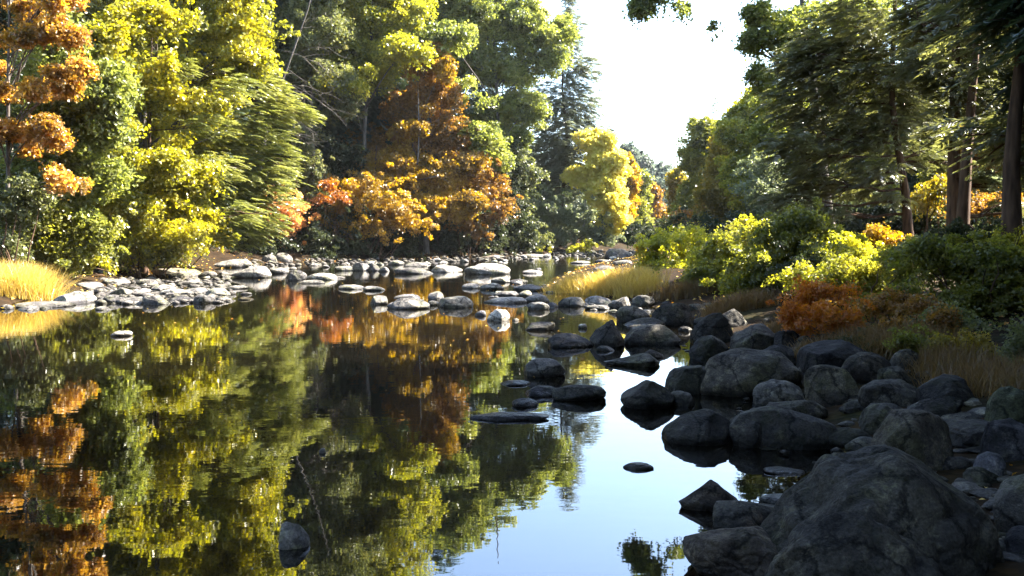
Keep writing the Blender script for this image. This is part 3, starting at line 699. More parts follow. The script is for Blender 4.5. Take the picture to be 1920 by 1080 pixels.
T('hemlock_tree', 'wide hemlock with layered boughs and a brown trunk on the right bank', 'tree', 22, 1703, M['hem_right'],
  [(1510, 190, 85, 50), (1590, 130, 95, 60), (1690, 110, 90, 70), (1480, 285, 60, 45), (1560, 260, 85, 55), (1640, 240, 80, 50), (1700, 190, 80, 50), (1600, 50, 100, 50), (1520, 340, 60, 32), (1590, 350, 60, 28), (1480, 375, 60, 22),
   (1640, 320, 50, 28), (1530, 100, 60, 40), (1620, -60, 110, 60), (1690, -160, 90, 60), (1560, 400, 50, 14), (1720, 290, 40, 30), (1770, 300, 40, 18), (1670, 370, 40, 14), (1500, 120, 50, 40)],
  'frond', cover=4.2, Lf=.45, wd=.026, tr=.17, bark='brown', droop=.2)
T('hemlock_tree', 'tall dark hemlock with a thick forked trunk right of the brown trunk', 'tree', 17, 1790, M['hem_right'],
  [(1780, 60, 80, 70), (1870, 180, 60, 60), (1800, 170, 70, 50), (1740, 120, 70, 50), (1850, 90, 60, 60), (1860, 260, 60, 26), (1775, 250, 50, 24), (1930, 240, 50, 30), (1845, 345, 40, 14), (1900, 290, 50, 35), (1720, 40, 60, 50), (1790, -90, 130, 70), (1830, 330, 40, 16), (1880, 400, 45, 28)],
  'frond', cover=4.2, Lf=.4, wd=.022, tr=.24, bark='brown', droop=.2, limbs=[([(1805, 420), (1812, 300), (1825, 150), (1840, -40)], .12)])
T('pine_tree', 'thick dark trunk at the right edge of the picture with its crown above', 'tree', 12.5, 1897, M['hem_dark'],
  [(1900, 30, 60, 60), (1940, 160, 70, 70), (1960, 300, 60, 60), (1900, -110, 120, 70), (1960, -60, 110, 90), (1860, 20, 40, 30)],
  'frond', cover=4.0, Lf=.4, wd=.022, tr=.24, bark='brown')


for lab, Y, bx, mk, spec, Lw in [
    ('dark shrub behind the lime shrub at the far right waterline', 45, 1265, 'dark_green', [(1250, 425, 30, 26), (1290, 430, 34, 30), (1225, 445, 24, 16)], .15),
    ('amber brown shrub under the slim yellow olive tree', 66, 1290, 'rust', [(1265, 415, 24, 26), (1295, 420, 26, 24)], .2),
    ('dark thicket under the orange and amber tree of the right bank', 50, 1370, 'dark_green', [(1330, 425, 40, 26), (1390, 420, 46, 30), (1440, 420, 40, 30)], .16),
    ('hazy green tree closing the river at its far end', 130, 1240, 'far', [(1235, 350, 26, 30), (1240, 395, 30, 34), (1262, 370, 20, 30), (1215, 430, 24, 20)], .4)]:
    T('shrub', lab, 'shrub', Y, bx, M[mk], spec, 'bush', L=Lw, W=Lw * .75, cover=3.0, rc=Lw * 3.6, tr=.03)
# understory seen between the trunks
T('shrub', 'orange leaved shrub glowing between the trunks at far right', 'shrub', 27, 1850, M['rust'], [(1840, 290, 40, 34), (1865, 320, 36, 26), (1820, 345, 30, 18)], 'bush', L=.12, W=.09, cover=2.4, rc=.4, tr=.03)
T('shrub', 'bright grey green shrub between the forked trunk and the orange leaved shrub', 'shrub', 24, 1830, M['grey_green'], [(1835, 345, 40, 20), (1800, 380, 40, 20)], 'bush', L=.1, W=.07, cover=2.4, rc=.36, tr=.03)
T('shrub', 'dark evergreen hedge of low growth behind the brown trunk', 'shrub', 29, 1640, M['dark_green'], [(1600, 400, 70, 22), (1680, 405, 70, 24), (1760, 400, 60, 30), (1840, 405, 60, 26)], 'bush', L=.12, W=.09, cover=3.6, rc=.45, tr=.03)
T('shrub', 'yellow shrub beside the foot of the brown trunk', 'shrub', 24, 1735, M['olive_amber'], [(1735, 375, 30, 24), (1760, 345, 22, 14)], 'bush', L=.1, W=.075, cover=2.2, rc=.35, tr=.03)
T('shrub', 'dark red shrub low between the right edge trunk and the forked trunk', 'shrub', 20, 1850, M['rust'], [(1850, 390, 44, 22), (1890, 370, 36, 20)], 'bush', L=.1, W=.075, cover=2.4, rc=.35, tr=.03)

# ------------------------------------------------------------------ shrubs and grasses of the right bank
T('shrub', 'sunlit lime yellow shrub at the river end of the right bank thicket', 'shrub', 25, 1260, M['lime'],
  [(1240, 455, 34, 22), (1225, 490, 34, 30), (1285, 465, 36, 26), (1275, 505, 46, 24), (1215, 515, 28, 18)], 'bush', L=.085, W=.06, cover=3.4, rc=.26, tr=.02)
T('sapling', 'tiny orange sapling sticking up at the left tip of the lime shrub', 'sapling', 25.5, 1206, M['amber'], [(1204, 466, 8, 14), (1212, 490, 9, 10)], 'bush', L=.08, W=.06, cover=3, rc=.14, tr=.012)
T('shrub', 'leafy green shrub right of the lime shrub in the middle of the thicket', 'shrub', 19, 1370, M['green'],
  [(1345, 465, 46, 36), (1400, 455, 50, 34), (1370, 505, 60, 30), (1330, 520, 40, 24), (1420, 500, 46, 34)], 'bush', L=.085, W=.06, cover=3.6, rc=.26, tr=.02)
T('shrub', 'tallest green shrub with upright shoots in the middle of the right bank', 'shrub', 16.5, 1490, M['green'],
  [(1460, 440, 44, 32), (1520, 425, 44, 28), (1490, 480, 64, 36), (1440, 510, 56, 34), (1540, 470, 40, 36), (1470, 540, 64, 24)], 'bush', L=.08, W=.055, cover=3.6, rc=.24, tr=.02)
T('shrub', 'yellow green shrub catching sun in front of the brown trunk', 'shrub', 17, 1590, M['lime'],
  [(1575, 450, 36, 20), (1610, 470, 44, 22), (1560, 480, 40, 20), (1640, 490, 34, 18)], 'bush', L=.075, W=.055, cover=3.2, rc=.24, tr=.02)
T('shrub', 'mid green shrub beneath the sunlit yellow green shrub', 'shrub', 13.5, 1600, M['green'],
  [(1580, 515, 56, 26), (1650, 530, 54, 36), (1690, 500, 40, 34), (1630, 575, 50, 26)], 'bush', L=.065, W=.045, cover=3.4, rc=.2, tr=.018)
T('fern', 'rust orange ferns above the near boulders', 'fern', 10.9, 1530, M['fern'],
  [(1520, 560, 44, 24), (1490, 590, 30, 20), (1560, 545, 34, 18), (1555, 590, 44, 20), (1600, 606, 40, 16), (1500, 615, 26, 12)], 'bush', L=.055, W=.026, cover=2.6, rc=.16, tr=.01, tilt=1.1)
T('fern', 'smaller brown ferns in the shade right of the orange ferns', 'fern', 9.8, 1720, M['rust'],
  [(1735, 575, 30, 14), (1690, 610, 34, 14), (1760, 595, 28, 12), (1655, 640, 34, 10)], 'bush', L=.05, W=.024, cover=2.4, rc=.15, tr=.01, tilt=1.1)
T('shrub', 'green shrub in deep shade at the right edge', 'shrub', 11, 1830, M['green'],
  [(1780, 500, 56, 40), (1850, 490, 60, 50), (1900, 540, 56, 60), (1820, 560, 60, 40), (1870, 600, 50, 34), (1740, 470, 40, 30)], 'bush', L=.06, W=.045, cover=3.4, rc=.2, tr=.018)
T('shrub', 'grey leafless looking bush beside the tall hemlock trunks', 'shrub', 14.5, 1735, M['grey_green'],
  [(1735, 468, 36, 22), (1760, 490, 30, 16)], 'bush', L=.05, W=.03, cover=2.4, rc=.2, tr=.018)
T('shrub', 'low green plants with yellow leaves behind the angular boulders', 'shrub', 10.5, 1700, M['olive'],
  [(1700, 620, 34, 26), (1800, 620, 60, 24), (1740, 640, 34, 14), (1620, 630, 30, 14)], 'bush', L=.05, W=.035, cover=2.6, rc=.18, tr=.012)


for lab, Y, bx, mk, spec, Lw in [
    ('dark leafy shrub below the sunlit yellow green shrub', 15, 1560, 'dark_green', [(1520, 500, 50, 30), (1600, 540, 50, 30)], .06),
    ('green weeds between the orange ferns and the smaller brown ferns', 11.5, 1660, 'green', [(1650, 590, 44, 30), (1700, 560, 36, 34)], .05),
    ('olive weeds with yellow flecks at far right above the dry grass', 10, 1850, 'olive', [(1840, 630, 50, 30), (1900, 640, 40, 36), (1780, 610, 36, 30)], .05),
    ('dark leafy thicket at the foot of the right edge trunk', 13.5, 1900, 'dark_green', [(1880, 450, 60, 40), (1920, 500, 50, 40), (1800, 450, 50, 30)], .065),
    ('bright yellow leaved shoots at the right edge above the dark thicket', 12.5, 1890, 'yellow_green', [(1880, 470, 24, 26), (1905, 440, 18, 22)], .05),
    ('small orange leaved shrub in the thicket behind the sunlit yellow green shrub', 20, 1640, 'amber', [(1640, 440, 24, 16), (1680, 450, 24, 14)], .08)]:
    T('shrub', lab, 'shrub', Y, bx, M[mk], spec, 'bush', L=Lw, W=Lw * .72, cover=3.2, rc=Lw * 3.4, tr=.018)

for lab, Y, bx, mk, spec, Lw in [
    ('dry brown weeds right of the smaller brown ferns', 8.8, 1790, 'olive_amber', [(1790, 650, 46, 24), (1840, 660, 40, 24)], .035),
    ('dark low weeds at the foot of the leaning slab', 9.2, 1660, 'dark_green', [(1650, 650, 40, 14), (1600, 640, 36, 14)], .035),
    ('pale green weed with upright shoots left of the dry brown weeds', 9.0, 1705, 'green', [(1700, 640, 26, 26), (1725, 650, 24, 18)], .035),
    ('mixed weeds at the right edge above the mossy boulder', 7.8, 1895, 'olive', [(1890, 690, 40, 26), (1915, 650, 30, 30)], .032)]:
    T('weed', lab, 'weed', Y, bx, M[mk], spec, 'bush', L=Lw, W=Lw * .6, cover=3.0, rc=Lw * 3.4, tr=.01)
for lab, Y, bx, mk, spec, Lw in [
    ('low boughed dark shrub hiding the foot of the green oak', 61, 960, 'olive', [(1000, 440, 40, 24), (960, 450, 50, 18), (900, 455, 40, 14)], .14),
    ('brown leaved shrub hiding the trunk of the olive tree', 48, 550, 'olive', [(575, 300, 36, 60), (560, 240, 40, 40), (590, 370, 34, 30)], .13),
    ('shaded shrub under the far left orange maple', 23, 20, 'olive', [(10, 400, 60, 50), (50, 370, 50, 40), (20, 470, 40, 30)], .09)]:
    T('shrub', lab, 'shrub', Y, bx, M[mk], spec, 'bush', L=Lw, W=Lw * .75, cover=2.8, rc=Lw * 3.6, tr=.03)

for lab, Y, bx, mk, spec, Lw in [
    ('loose lime green shrub joining the lime shrub and the leafy green shrub', 21.5, 1310, 'lime', [(1300, 450, 34, 20), (1325, 480, 40, 26), (1310, 515, 44, 18)], .075),
    ('loose yellow green shrub between the leafy shrub and the tallest shrub', 17.5, 1430, 'yellow_green', [(1420, 440, 36, 22), (1440, 470, 44, 26), (1400, 530, 50, 22), (1450, 545, 50, 18)], .07),
    ('loose green shrub running down to the orange ferns', 14.5, 1540, 'yellow_green', [(1540, 490, 44, 30), (1500, 520, 44, 26), (1590, 500, 40, 24)], .06),
    ('dull rust leaved bush at the right end of the thicket', 11.6, 1660, 'rust', [(1650, 575, 34, 18), (1690, 565, 30, 16)], .045)]:
    T('shrub', lab, 'shrub', Y, bx, M[mk], spec, 'bush', L=Lw, W=Lw * .72, cover=2.6, rc=Lw * 4, tr=.015)
T('maple_tree', 'amber and gold tree rising behind the broad amber shrub', 'tree', 51.2, 690, M['amber'],
  [(640, 400, 60, 26), (700, 350, 60, 30), (740, 300, 46, 26), (600, 340, 36, 18), (760, 390, 46, 22), (820, 330, 36, 24)], L=.13, W=.1, cover=2.4, rc=.5, tr=.12)
def grass(name, label, px, r, n, H, mat, spread, width, lean=(0, 0), group=None, seed=0):
    rng = np.random.default_rng(seed + int(px[0]))
    Y = px[2] if len(px) > 2 else ground_hit(px[0], px[1]); X = (px[0] - CX) / F * Y
    base = np.array([X, Y, float(terrain(X, Y))])
    a = rng.uniform(0, 6.28, n); q = np.sqrt(rng.uniform(0, 1, n)) * (1 + .15 * rng.normal(size=n))
    rt = np.stack([X + np.cos(a) * q * r[0], Y + np.sin(a) * q * r[1]], 1)
    tuf = rng.integers(0, max(3, n // 60), n); tc = rt[rng.integers(0, n, max(3, n // 60))]
    rt = rt * .45 + tc[tuf] * .55
    rt = np.concatenate([rt, terrain(rt[:, 0], rt[:, 1])[:, None] - .02], 1)
    v, f = blades(rng, rt, H, spread, width, lean)
    o = link(name, mesh_np(name, v - base, f.ravel(), np.arange(0, f.size, 4), [mat], True), None, base)
    return tag(o, label, 'grass', group)
grass('grass_clump', 'golden grass clump on the left bank at the picture edge', (40, 552), (1.0, .9), 5600, .8, M['gold_grass'], 1.0, .006)
grass('grass_clump', 'golden grass at the left end of the island spit', (1065, 548), (.75, .7), 3600, .55, M['gold_grass'], .8, .006)
grass('grass_clump', 'golden grass in the middle of the island spit', (1135, 546), (.8, .8), 4200, .55, M['gold_grass'], .8, .006)
grass('grass_clump', 'golden grass leading up to the lime shrub', (1195, 545), (.7, .9), 3600, .6, M['gold_grass'], .8, .006)
grass('grass_clump', 'brown grass under the lime shrub above the dark stones', (1290, 556), (.9, .5), 3200, .42, M['brown_grass'], .9, .005)
grass('grass_clump', 'brown grass hanging below the leafy green shrub', (1390, 580), (.8, .4), 2600, .35, M['brown_grass'], .9, .005)
grass('grass_clump', 'dry brown grass right of the near boulders at the right edge', (1860, 730), (.6, .6), 2200, .28, M['brown_grass'], .9, .0035)
grass('grass_clump', 'dry brown grass behind the angular boulders below the shady shrub', (1780, 690), (.5, .5), 1800, .26, M['brown_grass'], .9, .0035)
grass('grass_clump', 'thin brown grass beneath the rust orange ferns', (1600, 655), (.8, .4), 2400, .3, M['brown_grass'], 1.0, .004)
grass('grass_clump', 'dark tufted grass among the stones behind the round brownish boulder', (1480, 628), (.8, .35), 2400, .3, M['brown_grass'], .9, .004)
grass('grass_clump', 'dry grass in front of the smaller brown ferns', (1700, 660), (.7, .35), 2600, .32, M['brown_grass'], .9, .004)
# ------------------------------------------------------------------ stones of the river
ROCK = rock_mat()
NEAR, MID, BAR, FAR = 'dark boulders of the right bank', 'stones standing in the pool', 'pale stones of the left bar', 'stones across the rapids'
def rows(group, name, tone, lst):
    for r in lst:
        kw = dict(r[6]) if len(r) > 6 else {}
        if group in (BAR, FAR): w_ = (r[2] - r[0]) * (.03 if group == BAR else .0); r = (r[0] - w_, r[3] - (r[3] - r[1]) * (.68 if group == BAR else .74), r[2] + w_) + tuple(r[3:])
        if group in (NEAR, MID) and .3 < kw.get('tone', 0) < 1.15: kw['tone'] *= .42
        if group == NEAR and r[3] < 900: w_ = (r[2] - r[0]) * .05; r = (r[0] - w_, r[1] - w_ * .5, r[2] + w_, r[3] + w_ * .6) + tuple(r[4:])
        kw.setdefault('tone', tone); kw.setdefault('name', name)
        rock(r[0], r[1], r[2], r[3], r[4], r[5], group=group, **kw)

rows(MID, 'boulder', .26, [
    (1105, 599, 1171, 650, 'p', 'dark pointed rock rising like a tooth at the edge of the sky reflection', {'rot': 0}),
    (1027, 624, 1112, 652, 'f', 'low dark rock touching the left side of the tooth shaped rock'),
    (1118, 648, 1152, 659, 'f', 'small low stone in front of the tooth shaped rock'),
    (1132, 662, 1238, 688, 'w', 'fish shaped wedge rock tapering to the left in white water reflection', {'rot': 0}),
    (1200, 655, 1244, 672, 'a', 'small sharp tipped rock behind the fish shaped wedge rock'),
    (982, 671, 1061, 706, 'r', 'grey rounded rock with pale top left of the yellow birch reflection', {'tone': 1.0}),
    (938, 712, 995, 724, 'f', 'thin flat stone just below the grey rounded rock'),
    (985, 722, 1046, 744, 'f', 'low rock overlapped by the dark loaf shaped rock', {'tint': (.9, .92, 1.1)}),
    (1035, 721, 1137, 752, 'r', 'dark loaf shaped rock right of the low overlapped rock', {'rot': 0}),
    (960, 746, 1010, 764, 'f', 'bluish barely emerging stone below the loaf shaped rock', {'tint': (.9, .95, 1.15)}),
    (880, 772, 1030, 789, 'f', 'long thin bluish slab barely above the water', {'rot': 0, 'tint': (.95, .95, 1.2), 'tone': .9}),
    (1163, 712, 1266, 768, 'd', 'domed dark rock mirrored in white sky', {'rot': .2}),
    (1250, 732, 1303, 761, 'f', 'low wet rock joined to the right of the domed dark rock'),
    (1240, 766, 1383, 836, 'd', 'largest domed black rock mirrored in the sky reflection', {'rot': 0}),
    (1168, 866, 1226, 882, 'f', 'small flat stone alone in the blue sky reflection', {'tone': .8}),
    (522, 978, 582, 1031, 'a', 'lone grey rock in the dark lower left of the pool', {'tone': 1.3}),
    (985, 603, 1041, 620, 'a', 'dark stone with white flecks in the middle of the pool', {'tone': .8}),
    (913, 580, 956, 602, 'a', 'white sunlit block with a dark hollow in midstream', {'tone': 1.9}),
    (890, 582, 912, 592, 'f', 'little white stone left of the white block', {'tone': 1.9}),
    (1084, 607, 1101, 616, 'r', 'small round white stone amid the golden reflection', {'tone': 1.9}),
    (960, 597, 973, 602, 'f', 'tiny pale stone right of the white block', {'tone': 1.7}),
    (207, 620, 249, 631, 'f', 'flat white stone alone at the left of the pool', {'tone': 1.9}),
    (598, 840, 611, 850, 'f', 'tiny pale stone alone amid dark reflections left of centre', {'tone': 1.6}),
])
D = .24  # low tone paints the bank's shade into the near boulders
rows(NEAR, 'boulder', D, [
    (1158, 574, 1216, 603, 'r', 'dark rock at the left tip of the right bank stones'),
    (1222, 570, 1297, 608, 'a', 'broad dark rock behind the low flat stones at the river edge'),
    (1172, 597, 1244, 612, 'f', 'thin flat wet slab left of the broad dark rock'),
    (1173, 610, 1273, 644, 'f', 'wide flat wet rock beside the tooth shaped rock'),
    (1297, 588, 1372, 644, 'a', 'rounded grey boulder with a knobbly top beneath the brown grass'),
    (1345, 580, 1402, 612, 'a', 'boulder with a pale top behind the knobbly grey boulder', {'tone': .9}),
    (1295, 630, 1362, 672, 'a', 'dark boulder at the edge of green reflections'),
    (1372, 608, 1459, 658, 'k', 'tilted slab with a sharp right edge below the orange ferns', {'rot': .2}),
    (1420, 647, 1491, 690, 'a', 'round topped boulder right behind the biggest round boulder'),
    (1452, 620, 1498, 656, 'k', 'dark block between the tilted slab and the ferns'),
    (1490, 630, 1532, 666, 'a', 'mossy angular stone under the rust ferns', {'tint': (.95, 1.0, .8)}),
    (1508, 592, 1556, 630, 'r', 'pale stone half hidden among the orange ferns', {'tone': 1.0}),
    (1500, 640, 1630, 695, 'k', 'long low boulder behind the round brown boulder', {'rot': 0}),
    (1575, 662, 1672, 718, 'r', 'round brownish boulder with pale top at mid right', {'tone': .85, 'tint': (1.08, 1, .88)}),
    (1669, 655, 1726, 693, 'a', 'grey angular boulder right of the round brownish boulder', {'tone': .9}),
    (1690, 626, 1757, 664, 's', 'dark leaning slab under the shady shrub'),
    (1322, 656, 1502, 740, 'r', 'biggest round boulder standing at the water on the right bank', {'rot': 0, 'tint': (1.05, 1, .92)}),
    (1250, 687, 1332, 737, 'k', 'boulder with a hollow side left of the biggest round boulder', {'rot': 0}),
    (1415, 713, 1506, 758, 'r', 'smooth egg shaped boulder in front of the biggest round boulder', {'rot': 0, 'tone': .8}),
    (1512, 686, 1610, 758, 'a', 'steep angular boulder with a pointed pale top', {'tone': .72, 'tint': (1.05, 1, .9)}),
    (1645, 688, 1720, 732, 'a', 'dark sloping boulder behind the wide flat dark boulder'),
    (1614, 713, 1728, 762, 'k', 'wide flat dark boulder right of the steep angular boulder', {'rot': 0}),
    (1718, 703, 1824, 760, 'k', 'dark slanting boulder below the brown grass', {'rot': 0}),
    (1850, 726, 1935, 802, 'r', 'mossy boulder at the right edge beneath the dry grass', {'tint': (.85, 1.0, .68), 'tone': .8}),
    (1445, 752, 1548, 792, 'r', 'low boulder behind the wide wet slab', {'tint': (1.04, 1, .95)}),
    (1374, 765, 1572, 838, 'f', 'wide wet slab with pale flecks in front of the egg shaped boulder', {'rot': .15, 'tone': .8}),
    (1384, 788, 1434, 838, 'r', 'small upright rock against the left end of the wide wet slab', {'rot': 0}),
    (1546, 803, 1637, 834, 'f', 'low stone between the wide wet slab and the pale topped block', {'tint': (.95, .97, 1.08)}),
    (1616, 758, 1730, 806, 'a', 'grey boulder behind the pale topped block'),
    (1634, 770, 1786, 880, 'k', 'blocky boulder with a pale flat top above a dark hollow', {'rot': 0, 'tone': 1.05, 'tint': (1.06, 1, .9)}),
    (1755, 787, 1872, 832, 'k', 'dark flat boulder right of the pale topped block'),
    (1700, 745, 1800, 790, 'a', 'dark boulder above the dark flat boulder'),
    (1842, 786, 1950, 866, 'a', 'big bluish boulder at the right edge under the mossy boulder', {'tint': (.92, .95, 1.15)}),
    (1822, 846, 1888, 900, 'r', 'bluish rounded stone in the gap left of the right edge', {'tint': (.9, .95, 1.2), 'tone': .75}),
    (1862, 884, 1990, 1000, 'r', 'pale grey round boulder cut by the right edge', {'tone': 1.0}),
    (1884, 985, 1960, 1045, 'r', 'dark stone at the lower right corner', {'tint': (.92, .95, 1.15)}),
    (1412, 833, 1885, 1135, 'b', 'huge humped boulder in the right foreground', {'rot': 0, 'sub': 6, 'tint': (1, 1, .98), 'dfac': .8}),
    (1430, 958, 1800, 1190, 'b', 'broad boulder at the bottom edge lying against the huge humped boulder', {'rot': -.1, 'sub': 6, 'dfac': .7}),
    (1272, 899, 1390, 962, 'p', 'angular brown rock at the water left of the huge humped boulder', {'rot': 0, 'tint': (1.15, 1, .9)}),
    (1336, 938, 1492, 1004, 'f', 'low smooth rock filling the gap before the huge humped boulder', {'rot': 0}),
    (1279, 986, 1500, 1110, 'r', 'brown streaked boulder at the bottom edge beside blue water', {'rot': 0, 'sub': 6, 'tone': .85, 'tint': (1.15, 1, .85)}),
])
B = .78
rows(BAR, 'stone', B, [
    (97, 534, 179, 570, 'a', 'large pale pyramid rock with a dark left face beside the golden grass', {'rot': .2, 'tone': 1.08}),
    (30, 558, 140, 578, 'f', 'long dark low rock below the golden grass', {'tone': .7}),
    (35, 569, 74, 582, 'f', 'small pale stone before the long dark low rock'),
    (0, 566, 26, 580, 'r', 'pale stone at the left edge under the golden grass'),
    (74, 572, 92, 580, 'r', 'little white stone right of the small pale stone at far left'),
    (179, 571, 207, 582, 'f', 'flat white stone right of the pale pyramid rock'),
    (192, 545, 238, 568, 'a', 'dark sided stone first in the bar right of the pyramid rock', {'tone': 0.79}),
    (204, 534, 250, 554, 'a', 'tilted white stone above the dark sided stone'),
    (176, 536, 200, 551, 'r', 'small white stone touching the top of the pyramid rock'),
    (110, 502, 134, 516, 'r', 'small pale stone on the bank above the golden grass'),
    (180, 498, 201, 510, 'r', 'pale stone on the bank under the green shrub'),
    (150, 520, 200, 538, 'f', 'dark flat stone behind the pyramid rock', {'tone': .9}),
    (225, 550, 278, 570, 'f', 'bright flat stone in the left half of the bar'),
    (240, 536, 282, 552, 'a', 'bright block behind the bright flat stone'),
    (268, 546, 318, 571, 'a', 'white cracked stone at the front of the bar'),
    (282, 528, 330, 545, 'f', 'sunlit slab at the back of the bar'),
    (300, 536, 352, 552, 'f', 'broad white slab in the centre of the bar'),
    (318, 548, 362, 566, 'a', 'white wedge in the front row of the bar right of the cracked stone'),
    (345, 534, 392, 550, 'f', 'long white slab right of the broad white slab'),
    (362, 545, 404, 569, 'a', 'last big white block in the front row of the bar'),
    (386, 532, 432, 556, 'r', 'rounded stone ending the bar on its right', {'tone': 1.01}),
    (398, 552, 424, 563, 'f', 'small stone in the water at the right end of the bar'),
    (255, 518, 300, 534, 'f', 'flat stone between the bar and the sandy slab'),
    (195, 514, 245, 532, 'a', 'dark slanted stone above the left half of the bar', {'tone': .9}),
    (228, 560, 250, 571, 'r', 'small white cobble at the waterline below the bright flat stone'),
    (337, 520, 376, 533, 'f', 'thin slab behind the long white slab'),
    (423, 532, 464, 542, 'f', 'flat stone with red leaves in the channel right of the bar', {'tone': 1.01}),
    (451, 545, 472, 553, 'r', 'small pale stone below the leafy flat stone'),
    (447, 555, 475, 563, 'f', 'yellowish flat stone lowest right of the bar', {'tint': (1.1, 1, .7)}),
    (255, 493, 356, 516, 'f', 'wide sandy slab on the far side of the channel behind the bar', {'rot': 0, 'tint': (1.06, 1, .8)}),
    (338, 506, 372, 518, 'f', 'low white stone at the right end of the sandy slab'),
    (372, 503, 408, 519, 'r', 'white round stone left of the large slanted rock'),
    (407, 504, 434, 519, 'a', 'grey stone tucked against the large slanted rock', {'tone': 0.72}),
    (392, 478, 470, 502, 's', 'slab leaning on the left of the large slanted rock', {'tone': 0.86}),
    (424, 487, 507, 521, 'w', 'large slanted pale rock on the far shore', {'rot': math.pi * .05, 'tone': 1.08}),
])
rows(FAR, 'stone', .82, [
    (505, 497, 542, 513, 'r', 'pale stone right of the large slanted rock'),
    (535, 499, 576, 526, 'r', 'dark round rock standing in the channel', {'tone': .8}),
    (574, 507, 634, 525, 'f', 'flat pale slab right of the dark round rock', {'rot': 0}),
    (618, 516, 648, 522, 'f', 'small tail stone at the right end of the flat pale slab'),
    (558, 522, 610, 532, 'f', 'row of low stone in front of the flat pale slab'),
    (490, 472, 520, 492, 'r', 'shaded boulder under the peach shrub', {'tone': .7}),
    (510, 468, 549, 492, 'r', 'larger shaded boulder right of the boulder under the peach shrub', {'tone': .7}),
    (575, 465, 604, 486, 'r', 'shaded boulder below the red orange sapling', {'tone': .7}),
    (634, 530, 684, 543, 'f', 'pale flat stone in calm water at left of midstream'),
    (680, 533, 722, 545, 'f', 'pale flat stone touching the right of the calm water stone'),
    (694, 547, 727, 571, 'a', 'white angular rock at the left end of the midstream row'),
    (725, 551, 806, 580, 'r', 'dark wide rock with pale upper rim in the midstream row', {'tone': .75, 'rot': 0}),
    (738, 548, 788, 560, 'f', 'pale slab lying behind the dark wide rock'),
    (802, 540, 833, 562, 'a', 'white block standing behind the midstream row'),
    (798, 560, 824, 573, 'r', 'small white stone between the dark wide rock and the brownish rock'),
    (820, 547, 888, 577, 'r', 'brownish rock with striped top at the right of the midstream row', {'tone': 0.86, 'tint': (1.05, 1, .9)}),
    (870, 486, 957, 514, 'r', 'biggest far rock with a white cap in the middle of the rapids', {'rot': 0, 'tone': 1.08}),
    (738, 497, 812, 514, 'f', 'dark flat rock left of the biggest far rock', {'tone': 0.72}),
    (758, 488, 802, 500, 'f', 'pale slab above the dark flat rock'),
    (808, 492, 868, 511, 'a', 'white broken rock just left of the biggest far rock'),
    (728, 485, 758, 497, 'r', 'rounded grey stone at the far shore behind the pale slab', {'tone': 0.79}),
    (661, 487, 694, 508, 'a', 'grey stone with leaf litter on the far shore', {'tone': 0.86}),
    (690, 490, 712, 508, 'a', 'white edged stone right of the leaf littered grey stone'),
    (709, 497, 731, 509, 'a', 'white pointed stone left of the dark flat rock'),
    (626, 495, 664, 508, 'f', 'flat stone under scattered leaves on the far shore'),
    (866, 527, 901, 541, 'f', 'pale stone at the left of the right hand rapids'),
    (899, 526, 945, 543, 'r', 'dark stone amid the white stones of the right hand rapids', {'tone': .85}),
    (920, 516, 958, 530, 'f', 'white slab close below the biggest far rock'),
    (955, 520, 990, 532, 'f', 'white slab right of the slab below the biggest far rock'),
    (962, 528, 1024, 545, 'f', 'tan flat rock touching the golden grass spit'),
    (925, 542, 974, 556, 'r', 'brown stone on top of the bright long slab', {'tone': 0.86}),
    (906, 552, 988, 569, 'f', 'bright long slab at the front of the right hand rapids', {'rot': 0, 'tone': 1.37}),
    (972, 540, 998, 556, 'r', 'grey stone between the brown stone and the grass spit', {'tone': 0.86}),
    (983, 546, 1031, 567, 'r', 'pale stone below the left end of the golden grass'),
    (988, 561, 1031, 581, 'r', 'dark stone in the water below the golden grass spit', {'tone': .75}),
    (1024, 563, 1047, 577, 'a', 'white flecked stone right of the dark stone below the spit'),
    (1046, 550, 1098, 575, 's', 'dark tilted rock with a white rim under the golden grass', {'tone': 0.72}),
    (1096, 548, 1150, 572, 's', 'grey slab under the middle of the golden grass', {'tone': 1.01}),
    (1140, 548, 1184, 580, 'a', 'tall pale faced rock at the right end of the golden grass'),
    (1096, 568, 1150, 581, 'f', 'white flat stone at the water below the grey slab'),
    (1184, 546, 1230, 574, 'r', 'grey boulder under the lime shrub', {'tone': 0.79}),
    (1132, 459, 1184, 485, 'r', 'big far boulder at the bend under the yellow birch', {'rot': 0, 'tone': 0.72}),
    (1112, 494, 1154, 508, 'f', 'dark stone in the far channel behind the grass spit', {'tone': 0.72}),
    (1069, 487, 1108, 494, 'f', 'white slab in the far channel'),
    (1115, 484, 1150, 492, 'f', 'second white slab in the far channel below the big far boulder'),
    (1150, 486, 1188, 497, 'f', 'pale stone in the far channel right of the white slabs'),
    (979, 503, 1018, 513, 'f', 'low stone right of the biggest far rock'),
    (900, 476, 950, 484, 'f', 'thin gravelly stone at the far waterline under the rust shrub', {'tint': (1.1, .95, .8)}),
    (980, 474, 1030, 482, 'f', 'thin pale stone at the far waterline under the willow shrub'),
    (1060, 470, 1100, 478, 'f', 'thin stone at the far waterline below the yellow birch'),
])
